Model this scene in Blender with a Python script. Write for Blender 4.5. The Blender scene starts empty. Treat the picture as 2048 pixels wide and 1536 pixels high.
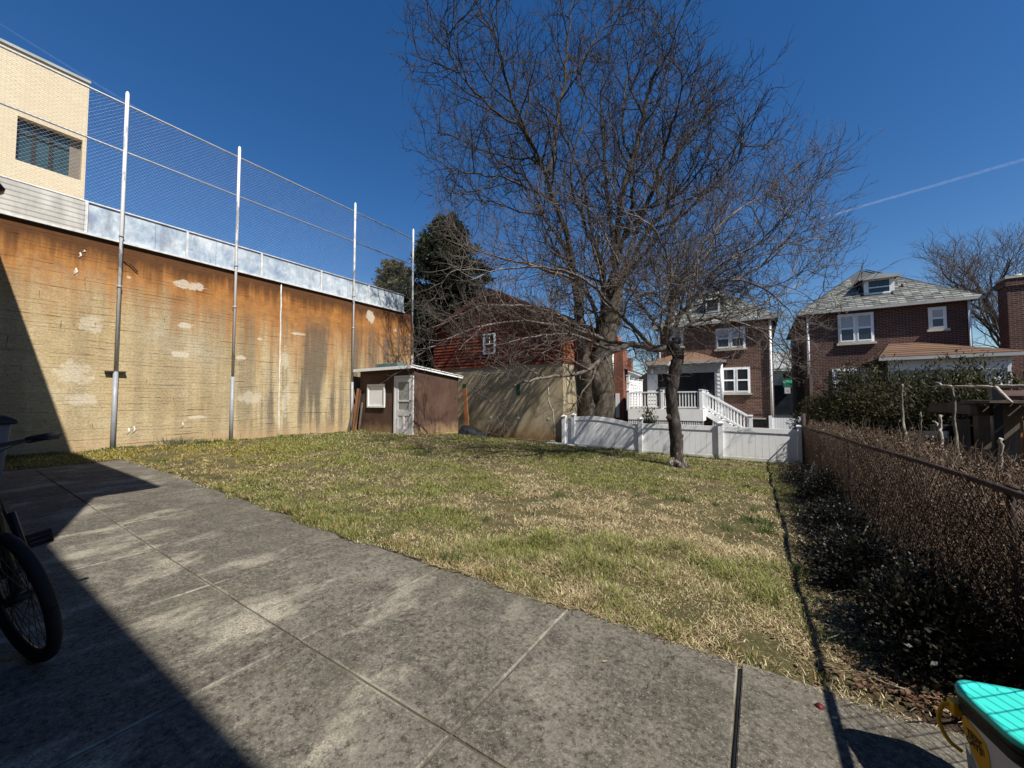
import bpy, math, random
import numpy as np
from mathutils import Vector, Matrix, Quaternion

random.seed(7)
rng = np.random.default_rng(11)
sc = bpy.context.scene
C = sc.collection
R = math.radians

# ------------------------------------------------------------------ camera, sky, sun, exposure
CAM_H = 1.30
YAW, PITCH = R(32.5), R(2.38)
cam = bpy.data.cameras.new('camera')
cam.sensor_width = 36.0
cam.lens = 770 / 2048 * 36.0
cam.clip_start = 0.05
cam.clip_end = 20000
camo = bpy.data.objects.new('camera', cam)
camo.location = (0, 0, CAM_H)
camo.rotation_euler = (math.pi / 2 + PITCH, 0, YAW)
C.objects.link(camo)
sc.camera = camo

SUN_DX, SUN_DY = -0.82, 0.27          # shadow shift per metre of height
world = bpy.data.worlds.new('World')
sc.world = world
world.use_nodes = True
wn = world.node_tree
bg = wn.nodes['Background']
sky = wn.nodes.new('ShaderNodeTexSky')
sky.sky_type = 'NISHITA'
sky.sun_disc = False
sky.sun_elevation = math.atan(1 / math.hypot(SUN_DX, SUN_DY))
sky.sun_rotation = math.atan2(-SUN_DX, -SUN_DY)
sky.altitude = 0
sky.air_density = 1.0
sky.dust_density = 0.15
sky.ozone_density = 2.2
bg.inputs['Strength'].default_value = 0.074
hsv = wn.nodes.new('ShaderNodeHueSaturation')
hsv.inputs['Saturation'].default_value = 1.34
hsv.inputs['Hue'].default_value = 0.507
wn.links.new(sky.outputs[0], hsv.inputs['Color'])
wn.links.new(hsv.outputs[0], bg.inputs[0])

sl = bpy.data.lights.new('sun', 'SUN')
sl.energy = 5.0
sl.angle = R(0.53)
sl.color = (1.0, 0.955, 0.88)
slo = bpy.data.objects.new('sun', sl)
slo.rotation_euler = Vector((SUN_DX, SUN_DY, -1)).to_track_quat('-Z', 'Y').to_euler()
slo.location = (20, -5, 30)
C.objects.link(slo)

sc.view_settings.view_transform = 'Standard'
sc.view_settings.look = 'None'
sc.view_settings.exposure = 0.6
sc.view_settings.gamma = 1.0
sc.view_settings.use_curve_mapping = False
sc.cycles.max_bounces = 6
sc.cycles.diffuse_bounces = 2
sc.cycles.transparent_max_bounces = 12
sc.cycles.use_denoising = True

# ------------------------------------------------------------------ helpers
cs, sn = math.cos(YAW), math.sin(YAW)
cp, sp_ = math.cos(PITCH), math.sin(PITCH)

def ray(px, py):
    a, b = (px - 1024) / 770, (768 - py) / 770
    d = cp - b * sp_
    u = sp_ + b * cp
    return np.array([a * cs - d * sn, a * sn + d * cs, u])

def atY(px, py, Y):
    r = ray(px, py); t = Y / r[1]
    return np.array([r[0] * t, Y, CAM_H + r[2] * t])

def atX(px, py, X):
    r = ray(px, py); t = X / r[0]
    return np.array([X, r[1] * t, CAM_H + r[2] * t])

def atD(px, py, d):
    a, b = (px - 1024) / 770, (768 - py) / 770
    r = ray(px, py); t = d / (cp - b * sp_)
    return np.array([r[0] * t, r[1] * t, CAM_H + r[2] * t])

class MB:
    """collects shapes, then links them as one mesh object"""
    def __init__(self):
        self.v, self.f, self.s = [], [], []
        self.n = 0
    def add(self, verts, faces, smooth=False):
        self.v.extend([tuple(map(float, p)) for p in verts])
        for f in faces:
            self.f.append(tuple(i + self.n for i in f)); self.s.append(smooth)
        self.n += len(verts)
        return self
    def box(self, x0, x1, y0, y1, z0, z1):
        v = [(x0,y0,z0),(x1,y0,z0),(x1,y1,z0),(x0,y1,z0),(x0,y0,z1),(x1,y0,z1),(x1,y1,z1),(x0,y1,z1)]
        return self.add(v, [(0,3,2,1),(4,5,6,7),(0,1,5,4),(1,2,6,5),(2,3,7,6),(3,0,4,7)])
    def obox(self, c, ax, ay, az):
        """box from centre and three half-axis vectors"""
        c, ax, ay, az = map(np.asarray, (c, ax, ay, az))
        v = [c + a*ax + b*ay + d*az for d in (-1,1) for a, b in ((-1,-1),(1,-1),(1,1),(-1,1))]
        return self.add(v, [(0,3,2,1),(4,5,6,7),(0,1,5,4),(1,2,6,5),(2,3,7,6),(3,0,4,7)])
    def beam(self, p, q, w, h, up=(0,0,1)):
        p, q = np.asarray(p, float), np.asarray(q, float)
        t = q - p; L = np.linalg.norm(t); t = t / L
        up = np.asarray(up, float)
        if abs(t @ up) > .95: up = np.array([1.0, 0, 0])
        s = np.cross(t, up); s /= np.linalg.norm(s); u = np.cross(s, t)
        return self.obox((p + q) / 2, t * L / 2, s * w / 2, u * h / 2)
    def prism(self, poly, ext):
        """closed polygon (list of 3d points) swept by vector ext"""
        poly = [np.asarray(p, float) for p in poly]; n = len(poly); e = np.asarray(ext, float)
        v = poly + [p + e for p in poly]
        f = [tuple(range(n))[::-1], tuple(range(n, 2*n))]
        f += [(i, (i+1) % n, n + (i+1) % n, n + i) for i in range(n)]
        return self.add(v, f)
    def tube(self, pts, rad, sides=8, cap=True, smooth=True):
        v, f = tube_arrays(np.asarray(pts, float), rad, sides)
        self.add(v, f, smooth)
        if cap:
            n = len(v)
            base = self.n - n
            self.f.append(tuple(base + i for i in range(sides))[::-1]); self.s.append(False)
            self.f.append(tuple(base + n - sides + i for i in range(sides))); self.s.append(False)
        return self
    def cyl(self, p, q, r, sides=12, r2=None):
        return self.tube([p, q], [r, r if r2 is None else r2], sides)
    def lathe(self, c, prof, sides=20):
        c = np.asarray(c, float); v = []; f = []
        for r, z in prof:
            for k in range(sides):
                a = 2*math.pi*k/sides; v.append(c + np.array([r*math.cos(a), r*math.sin(a), z]))
        for i in range(len(prof)-1):
            for k in range(sides):
                f.append((i*sides+k, i*sides+(k+1)%sides, (i+1)*sides+(k+1)%sides, (i+1)*sides+k))
        f.append(tuple(range(sides))[::-1]); f.append(tuple((len(prof)-1)*sides+k for k in range(sides)))
        return self.add(v, f, True)
    def mesh(self, name):
        me = bpy.data.meshes.new(name)
        me.from_pydata(self.v, [], self.f)
        me.polygons.foreach_set('use_smooth', self.s)
        me.update()
        return me
    def build(self, name, mat, parent=None, bevel=0.0):
        return link(name, self.mesh(name), mat, parent, bevel)

def tube_arrays(P, rad, sides):
    n = len(P)
    rad = np.broadcast_to(np.asarray(rad, float), (n,))
    T = np.empty_like(P); T[1:-1] = P[2:] - P[:-2]; T[0] = P[1] - P[0]; T[-1] = P[-1] - P[-2]
    T /= np.linalg.norm(T, axis=1)[:, None] + 1e-12
    m = T.mean(0)
    ref = np.eye(3)[np.argmin(np.abs(m))]
    S = np.cross(T, ref); S /= np.linalg.norm(S, axis=1)[:, None] + 1e-12
    U = np.cross(S, T)
    a = np.arange(sides) * 2 * np.pi / sides
    V = P[:, None] + rad[:, None, None] * (np.cos(a)[None, :, None] * S[:, None] + np.sin(a)[None, :, None] * U[:, None])
    f = [(i*sides+k, i*sides+(k+1) % sides, (i+1)*sides+(k+1) % sides, (i+1)*sides+k) for i in range(n-1) for k in range(sides)]
    return V.reshape(-1, 3), f

class Tubes:
    """fast collector for thousands of thin tubes"""
    def __init__(self): self.V, self.F, self.n = [], [], 0
    def add(self, P, rad, sides=3):
        P = np.asarray(P, float); n = len(P)
        rad = np.broadcast_to(np.asarray(rad, float), (n,))
        T = np.empty_like(P); T[1:-1] = P[2:] - P[:-2]; T[0] = P[1] - P[0]; T[-1] = P[-1] - P[-2]
        m = P[-1] - P[0]
        ref = np.eye(3)[np.argmin(np.abs(m))]
        S = np.cross(T, ref); S /= np.linalg.norm(S, axis=1)[:, None] + 1e-12
        U = np.cross(S, T); U /= np.linalg.norm(U, axis=1)[:, None] + 1e-12
        a = np.arange(sides) * 2 * np.pi / sides
        V = P[:, None] + rad[:, None, None] * (np.cos(a)[None, :, None] * S[:, None] + np.sin(a)[None, :, None] * U[:, None])
        i = np.arange(n-1)[:, None] * sides; k = np.arange(sides)[None]; k2 = (k + 1) % sides
        F = np.stack([i + k, i + k2, i + sides + k2, i + sides + k], -1).reshape(-1, 4) + self.n
        self.V.append(V.reshape(-1, 3)); self.F.append(F); self.n += n * sides
    def build(self, name, mat, parent=None, smooth=True):
        return link(name, fast_mesh(name, np.concatenate(self.V), np.concatenate(self.F), smooth), mat, parent)

def fast_mesh(name, V, F, smooth=False, col=None):
    me = bpy.data.meshes.new(name)
    nv, nf, k = len(V), len(F), F.shape[1]
    me.vertices.add(nv); me.loops.add(nf * k); me.polygons.add(nf)
    me.vertices.foreach_set('co', V.astype(np.float32).ravel())
    me.loops.foreach_set('vertex_index', F.astype(np.int32).ravel())
    me.polygons.foreach_set('loop_start', np.arange(0, nf * k, k, dtype=np.int32))
    me.polygons.foreach_set('loop_total', np.full(nf, k, dtype=np.int32))
    me.polygons.foreach_set('use_smooth', np.full(nf, smooth, dtype=bool))
    me.update(calc_edges=True)
    if col is not None:
        at = me.attributes.new('tint', 'FLOAT_COLOR', 'POINT')
        at.data.foreach_set('color', col.astype(np.float32).ravel())
    return me

def link(name, me, mat, parent=None, bevel=0.0):
    o = bpy.data.objects.new(name, me)
    C.objects.link(o)
    if mat is not None and len(me.materials) == 0: me.materials.append(mat)
    if parent is not None: adopt(o, parent)
    if bevel > 0:
        b = o.modifiers.new('bevel', 'BEVEL'); b.width = bevel; b.segments = 2; b.limit_method = 'ANGLE'
    return o

def adopt(o, parent):
    o.parent = parent
    m = Matrix.Identity(4); p = parent
    while p is not None:
        m = p.matrix_parent_inverse @ p.matrix_basis @ m if p.parent else p.matrix_basis @ m
        p = p.parent
    o.matrix_parent_inverse = m.inverted()

def share(name, me, parent, loc=(0,0,0), rot=(0,0,0), scale=(1,1,1)):
    """an object using shared mesh data, placed in world coordinates"""
    o = bpy.data.objects.new(name, me); C.objects.link(o)
    o.location = loc; o.rotation_euler = rot; o.scale = scale
    if parent is not None: adopt(o, parent)
    return o

def thing(name, label, cat, loc, group=None):
    o = bpy.data.objects.new(name, None); C.objects.link(o)
    o.empty_display_size = .2
    o.location = [float(a) for a in loc]
    tag(o, label, cat, group)
    return o

def tag(o, label, cat, group=None, kind=None):
    o['label'] = label; o['category'] = cat
    if group: o['group'] = group
    if kind: o['kind'] = kind
    return o

def kind(o, k): o['kind'] = k; return o

def vnoise(x, y, s, seed):
    """smooth value noise in [0,1] on arrays"""
    g = np.random.default_rng(seed).random((256, 256))
    X, Y = x / s + 1000, y / s + 1000
    i, j = np.floor(X).astype(int), np.floor(Y).astype(int)
    u, v = X - i, Y - j
    u, v = u*u*(3-2*u), v*v*(3-2*v)
    G = lambda a, b: g[a % 256, b % 256]
    return (G(i,j)*(1-u)+G(i+1,j)*u)*(1-v) + (G(i,j+1)*(1-u)+G(i+1,j+1)*u)*v

def fbm(x, y, s, seed):
    return .5*vnoise(x,y,s,seed) + .3*vnoise(x,y,s*.45,seed+1) + .2*vnoise(x,y,s*.2,seed+2)

# ------------------------------------------------------------------ terrain height
CP = np.array([(-12.5,-6,.15),(-12.5,0,.16),(-12.5,3,.18),(-12.5,6,.17),(-12.4,9,.15),(-9.4,8.8,.17),(-9.4,11,.06),
 (-12,12.7,-.1),(-9,12.7,-.24),(-5.9,12.7,-.27),(-3.2,12.7,-.38),(-.9,12.7,-.42),(.95,12.7,-.40),(1.2,7,-.22),(1.2,3,-.09),
 (1.2,0,0),(0,0,0),(-3,0.4,.0),(-7,1.5,.07),(-10.5,2,.13),(-1.6,10,-.30),(-4,2.3,.0),(0,2.3,-.05),(1.2,-6,0),(-4,-6,0),(-5,7,-.02)])
def _tps(r2): return r2 * np.log(r2 + 1e-9)
_n = len(CP)
_A = _tps(((CP[:,None,:2]-CP[None,:,:2])**2).sum(-1)) + np.eye(_n)*.8
_P = np.c_[np.ones(_n), CP[:,:2]]
_W = np.linalg.solve(np.block([[_A,_P],[_P.T,np.zeros((3,3))]]), np.r_[CP[:,2],0,0,0])
def gz(x, y):
    x0, y0 = np.atleast_1d(np.asarray(x, float)), np.atleast_1d(np.asarray(y, float))
    x1, y1 = np.clip(x0, -12.6, 1.4), np.clip(y0, -4, 13.2)
    q = np.stack([x1, y1], -1)
    z = _tps(((q[:,None]-CP[None,:,:2])**2).sum(-1)) @ _W[:_n] + _W[_n] + q @ _W[_n+1:]
    far = np.clip((y0 - 13.2) / 8, 0, 1)
    z = z * (1 - far) + (-.55) * far
    return z if np.ndim(x) else float(z[0])

# ------------------------------------------------------------------ material helper
class M_:
    def __init__(self, name, rough=.8, spec=.3):
        self.m = bpy.data.materials.new(name); self.m.use_nodes = True
        self.t = self.m.node_tree; self.b = self.t.nodes['Principled BSDF']
        self.b.inputs['Roughness'].default_value = rough
        self.b.inputs['Specular IOR Level'].default_value = spec
        self.tc = self.t.nodes.new('ShaderNodeTexCoord')
        self.obj = self.tc.outputs['Object']
    def n(self, t): return self.t.nodes.new(t)
    def l(self, a, b): self.t.links.new(a, b)
    def val(self, s, x):
        if isinstance(x, (int, float)): s.default_value = x
        elif isinstance(x, tuple): s.default_value = x if len(x) == len(s.default_value) else (*x, 1)
        else: self.l(x, s)
    def map(self, scale=(1,1,1), loc=(0,0,0), rot=(0,0,0), vec=None):
        n = self.n('ShaderNodeMapping'); n.inputs['Scale'].default_value = scale
        n.inputs['Location'].default_value = loc; n.inputs['Rotation'].default_value = rot
        self.l(vec or self.obj, n.inputs[0]); return n.outputs[0]
    def noise(self, scale, detail=4, rough=.55, vec=None, dist=0):
        n = self.n('ShaderNodeTexNoise'); n.inputs['Scale'].default_value = scale
        n.inputs['Detail'].default_value = detail; n.inputs['Roughness'].default_value = rough
        n.inputs['Distortion'].default_value = dist
        self.l(vec or self.obj, n.inputs['Vector']); return n.outputs[0]
    def vor(self, scale, vec=None, out=0, feat='F1'):
        n = self.n('ShaderNodeTexVoronoi'); n.inputs['Scale'].default_value = scale; n.feature = feat
        self.l(vec or self.obj, n.inputs['Vector']); return n.outputs[out]
    def ramp(self, fac, *stops):
        n = self.n('ShaderNodeValToRGB'); e = n.color_ramp.elements
        while len(e) < len(stops): e.new(.5)
        for k, (p, c) in enumerate(stops):
            e[k].position = p
            e[k].color = (c, c, c, 1) if isinstance(c, (int, float)) else (*c, 1)
        self.l(fac, n.inputs[0]); return n.outputs[0]
    def mix(self, fac, a, b, mode='MIX'):
        n = self.n('ShaderNodeMix'); n.data_type = 'RGBA'; n.blend_type = mode
        self.val(n.inputs[0], fac); self.val(n.inputs[6], a); self.val(n.inputs[7], b)
        return n.outputs[2]
    def math(self, op, a, b=0.0, clamp=False):
        n = self.n('ShaderNodeMath'); n.operation = op; n.use_clamp = clamp
        self.val(n.inputs[0], a); self.val(n.inputs[1], b); return n.outputs[0]
    def sep(self, vec=None):
        n = self.n('ShaderNodeSeparateXYZ'); self.l(vec or self.obj, n.inputs[0]); return n.outputs
    def comb(self, x=0.0, y=0.0, z=0.0):
        n = self.n('ShaderNodeCombineXYZ')
        for s, a in zip(n.inputs, (x, y, z)): self.val(s, a)
        return n.outputs[0]
    def attr(self, name):
        n = self.n('ShaderNodeAttribute'); n.attribute_name = name; return n.outputs['Color']
    def rnd(self): return self.n('ShaderNodeObjectInfo').outputs['Random']
    def bump(self, h, strength=.5, dist=.01):
        n = self.n('ShaderNodeBump'); n.inputs['Strength'].default_value = strength; n.inputs['Distance'].default_value = dist
        self.l(h, n.inputs['Height'])
        self.l(n.outputs[0], self.b.inputs['Normal']); return self
    def color(self, c): self.val(self.b.inputs['Base Color'], c); return self
    def rough(self, r): self.val(self.b.inputs['Roughness'], r); return self
    def metal(self, r): self.val(self.b.inputs['Metallic'], r); return self

def simple(name, c1, c2=None, scale=3, rough=.7, bump=0, bscale=None, dist=.005, spec=.3, stretch=(1,1,1), perobj=0, metal=0):
    m = M_(name, rough, spec)
    c2 = c2 or tuple(a*.75 for a in c1)
    v = m.map(stretch)
    col = m.ramp(m.noise(scale, 6, .6, v), (.3, c2), (.7, c1))
    if perobj:
        col = m.mix(1.0, col, m.ramp(m.rnd(), (0, 1-perobj), (1, 1+perobj*.0+.0)), 'MULTIPLY')
    m.color(col)
    if bump: m.bump(m.noise(bscale or scale*4, 5, .6, v), bump, dist)
    if metal: m.metal(metal)
    return m.m

MAT = {}
# ------------------------------------------------------------------ materials
def mk_retaining():
    m = M_('board_formed_concrete', .92, .15)
    x, y, z = m.sep()
    yz = m.comb(y, z, 0.0)
    big = m.noise(.55, 5, .6, yz)
    mid = m.noise(3.2, 6, .65, yz)
    fine = m.noise(26, 5, .7, yz)
    base = m.ramp(big, (.3, (.42,.31,.155)), (.52, (.50,.40,.235)), (.72, (.52,.455,.32)))
    base = m.mix(m.ramp(mid, (.35, 0), (.75, .45)), base, (.34,.25,.13))
    base = m.mix(m.ramp(fine, (.36, .55), (.58, 0)), base, (.20,.145,.08))
    pit = m.noise(1.0, 6, .75, m.comb(m.math('MULTIPLY', y, 5.0), m.math('MULTIPLY', z, 11.0), 2.0))
    base = m.mix(m.ramp(pit, (.52, 0), (.70, .55)), base, (.26,.19,.10))
    base = m.mix(m.ramp(pit, (.30, .45), (.46, 0)), base, (.62,.53,.37))
    # pour lifts: thin broken horizontal lines and short upright board ends
    zz = m.math('ADD', z, m.math('MULTIPLY', m.noise(.7, 2, .5, yz), .10))
    fr = m.math('FRACT', m.math('MULTIPLY', zz, 6.4))
    line = m.ramp(fr, (0.0, 1), (.055, 1), (.10, 0))
    brk = m.ramp(m.noise(1.0, 4, .7, m.map((1, 1.1, 5), vec=m.comb(0.0, y, z))), (.53, 0), (.66, 1))
    fr2 = m.math('FRACT', m.math('MULTIPLY', m.math('ADD', z, m.math('MULTIPLY', m.noise(.35, 2, .5, yz), .12)), 12.8))
    line2 = m.math('MULTIPLY', m.ramp(fr2, (0.0, .5), (.09, .5), (.15, 0)), m.ramp(m.noise(1.0, 4, .7, m.comb(m.math('MULTIPLY', y, .9), m.math('MULTIPLY', z, 6.0), 4.0)), (.45, 0), (.62, 1)))
    line = m.math('MAXIMUM', m.math('MULTIPLY', line, brk), line2)
    cell = m.vor(1.0, m.comb(m.math('MULTIPLY', y, 2.1), m.math('MULTIPLY', z, 2.0), 0.0), 0)
    tick = m.ramp(m.noise(1.0, 3, .6, m.comb(m.math('MULTIPLY', y, 16.0), m.math('MULTIPLY', z, 1.9), 3.0)), (.66, 0), (.70, 1))
    tick = m.math('MULTIPLY', tick, m.ramp(m.noise(1.6, 2, .5, yz), (.5, 0), (.58, .8)))
    dark = m.math('MAXIMUM', m.math('MULTIPLY', line, .75), m.math('MULTIPLY', tick, .8))
    col = m.mix(dark, base, (.10,.07,.04))
    # rust washed down from the steel band
    streak = m.noise(1.0, 5, .65, m.comb(m.math('MULTIPLY', y, 3.4), m.math('MULTIPLY', z, .28), 0.0))
    streak2 = m.noise(1.0, 5, .6, m.comb(m.math('MULTIPLY', y, 6.0), m.math('MULTIPLY', z, .45), 7.0))
    top = m.math('SUBTRACT', 4.97, z)
    reach = m.math('ADD', m.math('MULTIPLY', streak, 5.7), m.math('MULTIPLY', streak2, 2.2))
    rust = m.math('SUBTRACT', 1.0, m.math('DIVIDE', top, m.math('MULTIPLY', m.math('SUBTRACT', reach, 1.0), m.ramp(m.math('DIVIDE', y, 12.0), (.25, .62), (.55, 1.0)))), True)
    col = m.mix(m.ramp(rust, (0, 0), (.25, .34), (.6, .85), (.9, .95)), col, m.ramp(mid, (.3, (.20,.065,.012)), (.7, (.42,.175,.038))))
    reach2 = m.math('SUBTRACT', m.math('ADD', m.math('MULTIPLY', streak, 1.6), m.math('MULTIPLY', streak2, 1.3)), .72)
    burn = m.math('SUBTRACT', 1.0, m.math('DIVIDE', top, reach2), True)
    col = m.mix(m.ramp(burn, (0, 0), (.6, .85)), col, (.06,.028,.015))
    # grey water runs at the far half
    gy = m.ramp(m.math('DIVIDE', y, 12.0), (.12, .25), (.40, .35), (.52, 1), (.9, .9), (.97, .4))
    run = m.noise(1.0, 5, .6, m.comb(m.math('MULTIPLY', y, 2.3), m.math('MULTIPLY', z, .13), 21.0), 0.2)
    lowz = m.ramp(m.math('DIVIDE', z, 5.0), (.0, .7), (.25, 1), (.72, .85), (.86, 0))
    grey = m.math('MULTIPLY', m.math('MULTIPLY', m.ramp(run, (.45, 0), (.56, 1)), gy), lowz)
    grey = m.math('MULTIPLY', grey, m.ramp(fine, (.3, 1), (.7, .7)))
    col = m.mix(grey, col, (.085,.072,.058))
    # pale repair patches
    wob = m.math('MULTIPLY', m.math('SUBTRACT', m.noise(5.5, 6, .75, yz), .5), 4.2)
    tot = None
    for px, py, ry, rz in ((378,571,.42,.13),(373,651,.20,.09),(361,708,.19,.10),(480,715,.16,.08),(500,795,.42,.20),(598,668,.30,.05),
                           (395,834,.22,.06),(741,633,.22,.30),(570,720,.12,.45),(572,800,.14,.55),(152,545,.03,.07),(180,648,.22,.25),
                           (150,745,.35,.3),(165,800,.3,.15),(520,678,.08,.05),(790,660,.10,.12),(258,555,.05,.04)):
        p = atX(px, py, -12.5)
        dy = m.math('DIVIDE', m.math('SUBTRACT', y, float(p[1])), ry)
        dz = m.math('DIVIDE', m.math('SUBTRACT', z, float(p[2])), rz)
        d = m.math('ADD', m.math('ADD', m.math('MULTIPLY', dy, dy), m.math('MULTIPLY', dz, dz)), wob)
        w = .72 if px in (378,373,361,480,598,741,395,152,258,520) else .5
        k = m.ramp(d, (.45, w), (.80, 0))
        tot = k if tot is None else m.math('MAXIMUM', tot, k)
    col = m.mix(tot, col, m.ramp(fine, (.3, (.45,.40,.31)), (.7, (.64,.58,.46))))
    foot = m.math('ADD', m.math('DIVIDE', z, .8), m.math('SUBTRACT', m.noise(3, 3, .5, yz), .6))
    col = m.mix(m.ramp(foot, (.15, .55), (.6, 0)), col, (.40,.26,.14))
    m.color(col)
    h = m.math('SUBTRACT', m.math('ADD', m.math('MULTIPLY', mid, .5), m.math('MULTIPLY', fine, .5)), m.math('MULTIPLY', dark, 1.2))
    m.bump(h, .8, .014)
    return m.m
MAT['retaining'] = mk_retaining()

def mk_slab():
    m = M_('weathered_concrete', .9, .2)
    x, y, z = m.sep()
    grain = m.noise(95, 3, .75)
    grit = m.vor(190)
    blot = m.noise(1.7, 5, .62)
    med = m.noise(9, 5, .7)
    wash = m.noise(1.0, 5, .65, m.map((3.2, .75, 1)))
    base = m.ramp(blot, (.32, (.070,.061,.048)), (.55, (.112,.100,.080)), (.75, (.195,.176,.138)))
    base = m.mix(m.ramp(med, (.42, 0), (.72, .5)), base, (.210,.190,.148))
    coarse = m.noise(34, 5, .75)
    base = m.mix(m.ramp(coarse, (.38, .85), (.50, 0)), base, (.036,.031,.025))
    base = m.mix(m.ramp(coarse, (.54, 0), (.70, .7)), base, (.26,.24,.20))
    left = m.ramp(m.math('MULTIPLY', x, -.25), (.12, .18), (.45, 1), (1.4, .8))
    near = m.ramp(m.math('DIVIDE', y, 2.4), (.62, 1), (1.0, .35))
    p1 = m.noise(1.0, 6, .68, m.map((2.1, 1.15, 1), (3.1, .4, 0)), .05)
    p2 = m.noise(1.0, 6, .72, m.map((5.0, 2.6, 1), (9.1, 2.4, 0)), .0)
    pale = m.math('MAXIMUM', m.ramp(p1, (.52, 0), (.61, 1)), m.math('MULTIPLY', m.ramp(p2, (.56, 0), (.66, .8)), m.ramp(wash, (.42, 0), (.6, 1))))
    pale = m.math('MULTIPLY', m.math('MULTIPLY', pale, left), near)
    pale = m.math('MULTIPLY', pale, m.ramp(grain, (.40, .12), (.60, 1)))
    base = m.mix(pale, base, (.44,.40,.305))
    stain = m.ramp(m.noise(2.6, 5, .65, m.map((1,1,1),(17,5,0))), (.56, 0), (.68, .5))
    base = m.mix(stain, base, (.034,.030,.026))
    green = m.ramp(m.noise(.9, 4, .6, m.map((1,1,1),(4,27,0))), (.52, 0), (.68, .25))
    base = m.mix(green, base, (.085,.088,.045))
    speck = m.ramp(m.noise(75, 4, .85), (.54, 0), (.64, .85))
    base = m.mix(speck, base, (.27,.245,.20))
    base = m.mix(m.ramp(grit, (.08, .8), (.26, 0)), base, (.026,.023,.020))
    gx, gy, gzz = m.sep(m.tc.outputs['Generated'])
    ex = m.math('MINIMUM', m.math('MINIMUM', gx, m.math('SUBTRACT', 1.0, gx)), m.math('MINIMUM', gy, m.math('SUBTRACT', 1.0, gy)))
    ex = m.math('ADD', ex, m.math('MULTIPLY', m.math('SUBTRACT', m.noise(14, 4, .7), .5), .05))
    base = m.mix(m.math('MULTIPLY', m.ramp(ex, (.002, .65), (.012, 0)), m.ramp(m.noise(1.6, 3, .6), (.45, .0), (.62, 1))), base, (.36,.34,.27))
    base = m.mix(1.0, base, m.ramp(m.rnd(), (0, .82), (1, 1.0)), 'MULTIPLY')
    m.color(base)
    m.bump(m.math('ADD', m.math('MULTIPLY', grain, .7), m.math('MULTIPLY', med, .6)), .75, .006)
    return m.m
MAT['slab'] = mk_slab()

def mk_brick(name, c1, c2, mortar, scale=1.0, dark=(.03,.02,.018)):
    m = M_(name, .88, .2)
    x, y, z = m.sep()
    v = m.comb(m.math('ADD', x, y), z, 0.0)
    b = m.n('ShaderNodeTexBrick')
    b.offset = .5
    b.inputs['Scale'].default_value = scale
    b.inputs['Brick Width'].default_value = .215; b.inputs['Row Height'].default_value = .075
    b.inputs['Mortar Size'].default_value = .0085; b.inputs['Mortar Smooth'].default_value = .15
    b.inputs['Color1'].default_value = (*c1, 1); b.inputs['Color2'].default_value = (*c2, 1)
    b.inputs['Mortar'].default_value = (*mortar, 1)
    m.l(v, b.inputs['Vector'])
    big = m.noise(.5, 5, .6)
    col = m.mix(m.ramp(m.noise(3.3, 4, .7, m.map((1,1,3))), (.45, 0), (.75, .55)), b.outputs[0], dark)
    col = m.mix(m.ramp(big, (.35, .35), (.7, 0)), col, dark)
    m.color(col)
    m.bump(m.math('SUBTRACT', m.math('MULTIPLY', m.noise(40, 3), .3), b.outputs[1]), .7, .01)
    return m.m
MAT['brick'] = mk_brick('brown_brick', (.175,.078,.050), (.10,.046,.033), (.33,.265,.21))
MAT['brick2'] = mk_brick('dark_red_brick', (.125,.050,.038), (.070,.031,.026), (.27,.21,.175))
MAT['brick3'] = mk_brick('orange_brick', (.32,.105,.055), (.23,.075,.045), (.30,.20,.14), dark=(.12,.04,.03))
MAT['tanbrick'] = mk_brick('cream_brick', (.68,.57,.40), (.62,.51,.35), (.50,.42,.30), dark=(.52,.42,.27))

def mk_stucco():
    m = M_('stained_stucco', .93, .15)
    x, y, z = m.sep()
    big = m.noise(.8, 6, .62); mid = m.noise(4, 5, .6); fine = m.noise(40, 4, .7)
    col = m.ramp(big, (.3, (.30,.245,.15)), (.55, (.40,.33,.21)), (.75, (.47,.40,.265)))
    run = m.noise(1.0, 4, .6, m.comb(m.math('MULTIPLY', m.math('ADD', x, y), 3.0), m.math('MULTIPLY', z, .35), 0.0))
    col = m.mix(m.ramp(run, (.5, 0), (.72, .4)), col, (.30,.24,.155))
    foot = m.math('ADD', m.math('DIVIDE', m.math('ADD', z, .3), 1.1), m.math('MULTIPLY', m.math('SUBTRACT', mid, .5), .9))
    col = m.mix(m.ramp(foot, (.1, .8), (.75, 0)), col, (.20,.105,.035))
    m.color(col)
    m.bump(m.math('ADD', mid, m.math('MULTIPLY', fine, .6)), .5, .01)
    return m.m
MAT['stucco'] = mk_stucco()

def mk_ground():
    m = M_('soil_and_thatch', .95, .1)
    x, y, z = m.sep()
    big = m.noise(.7, 6, .65); fine = m.noise(30, 5, .75); mid = m.noise(5, 5, .65)
    col = m.ramp(mid, (.3, (.070,.055,.028)), (.5, (.115,.095,.045)), (.7, (.19,.155,.08)))
    col = m.mix(m.ramp(big, (.45, 0), (.65, .6)), col, (.060,.070,.022))
    col = m.mix(m.ramp(fine, (.35, .6), (.6, 0)), col, (.035,.028,.016))
    col = m.mix(m.ramp(fine, (.60, 0), (.75, .5)), col, (.26,.22,.12))
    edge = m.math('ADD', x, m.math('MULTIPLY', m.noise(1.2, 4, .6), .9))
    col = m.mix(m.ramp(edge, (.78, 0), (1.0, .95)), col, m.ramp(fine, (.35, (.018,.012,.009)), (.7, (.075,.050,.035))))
    m.color(col)
    m.bump(m.math('ADD', fine, mid), .9, .02)
    return m.m
MAT['ground'] = mk_ground()

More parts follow.
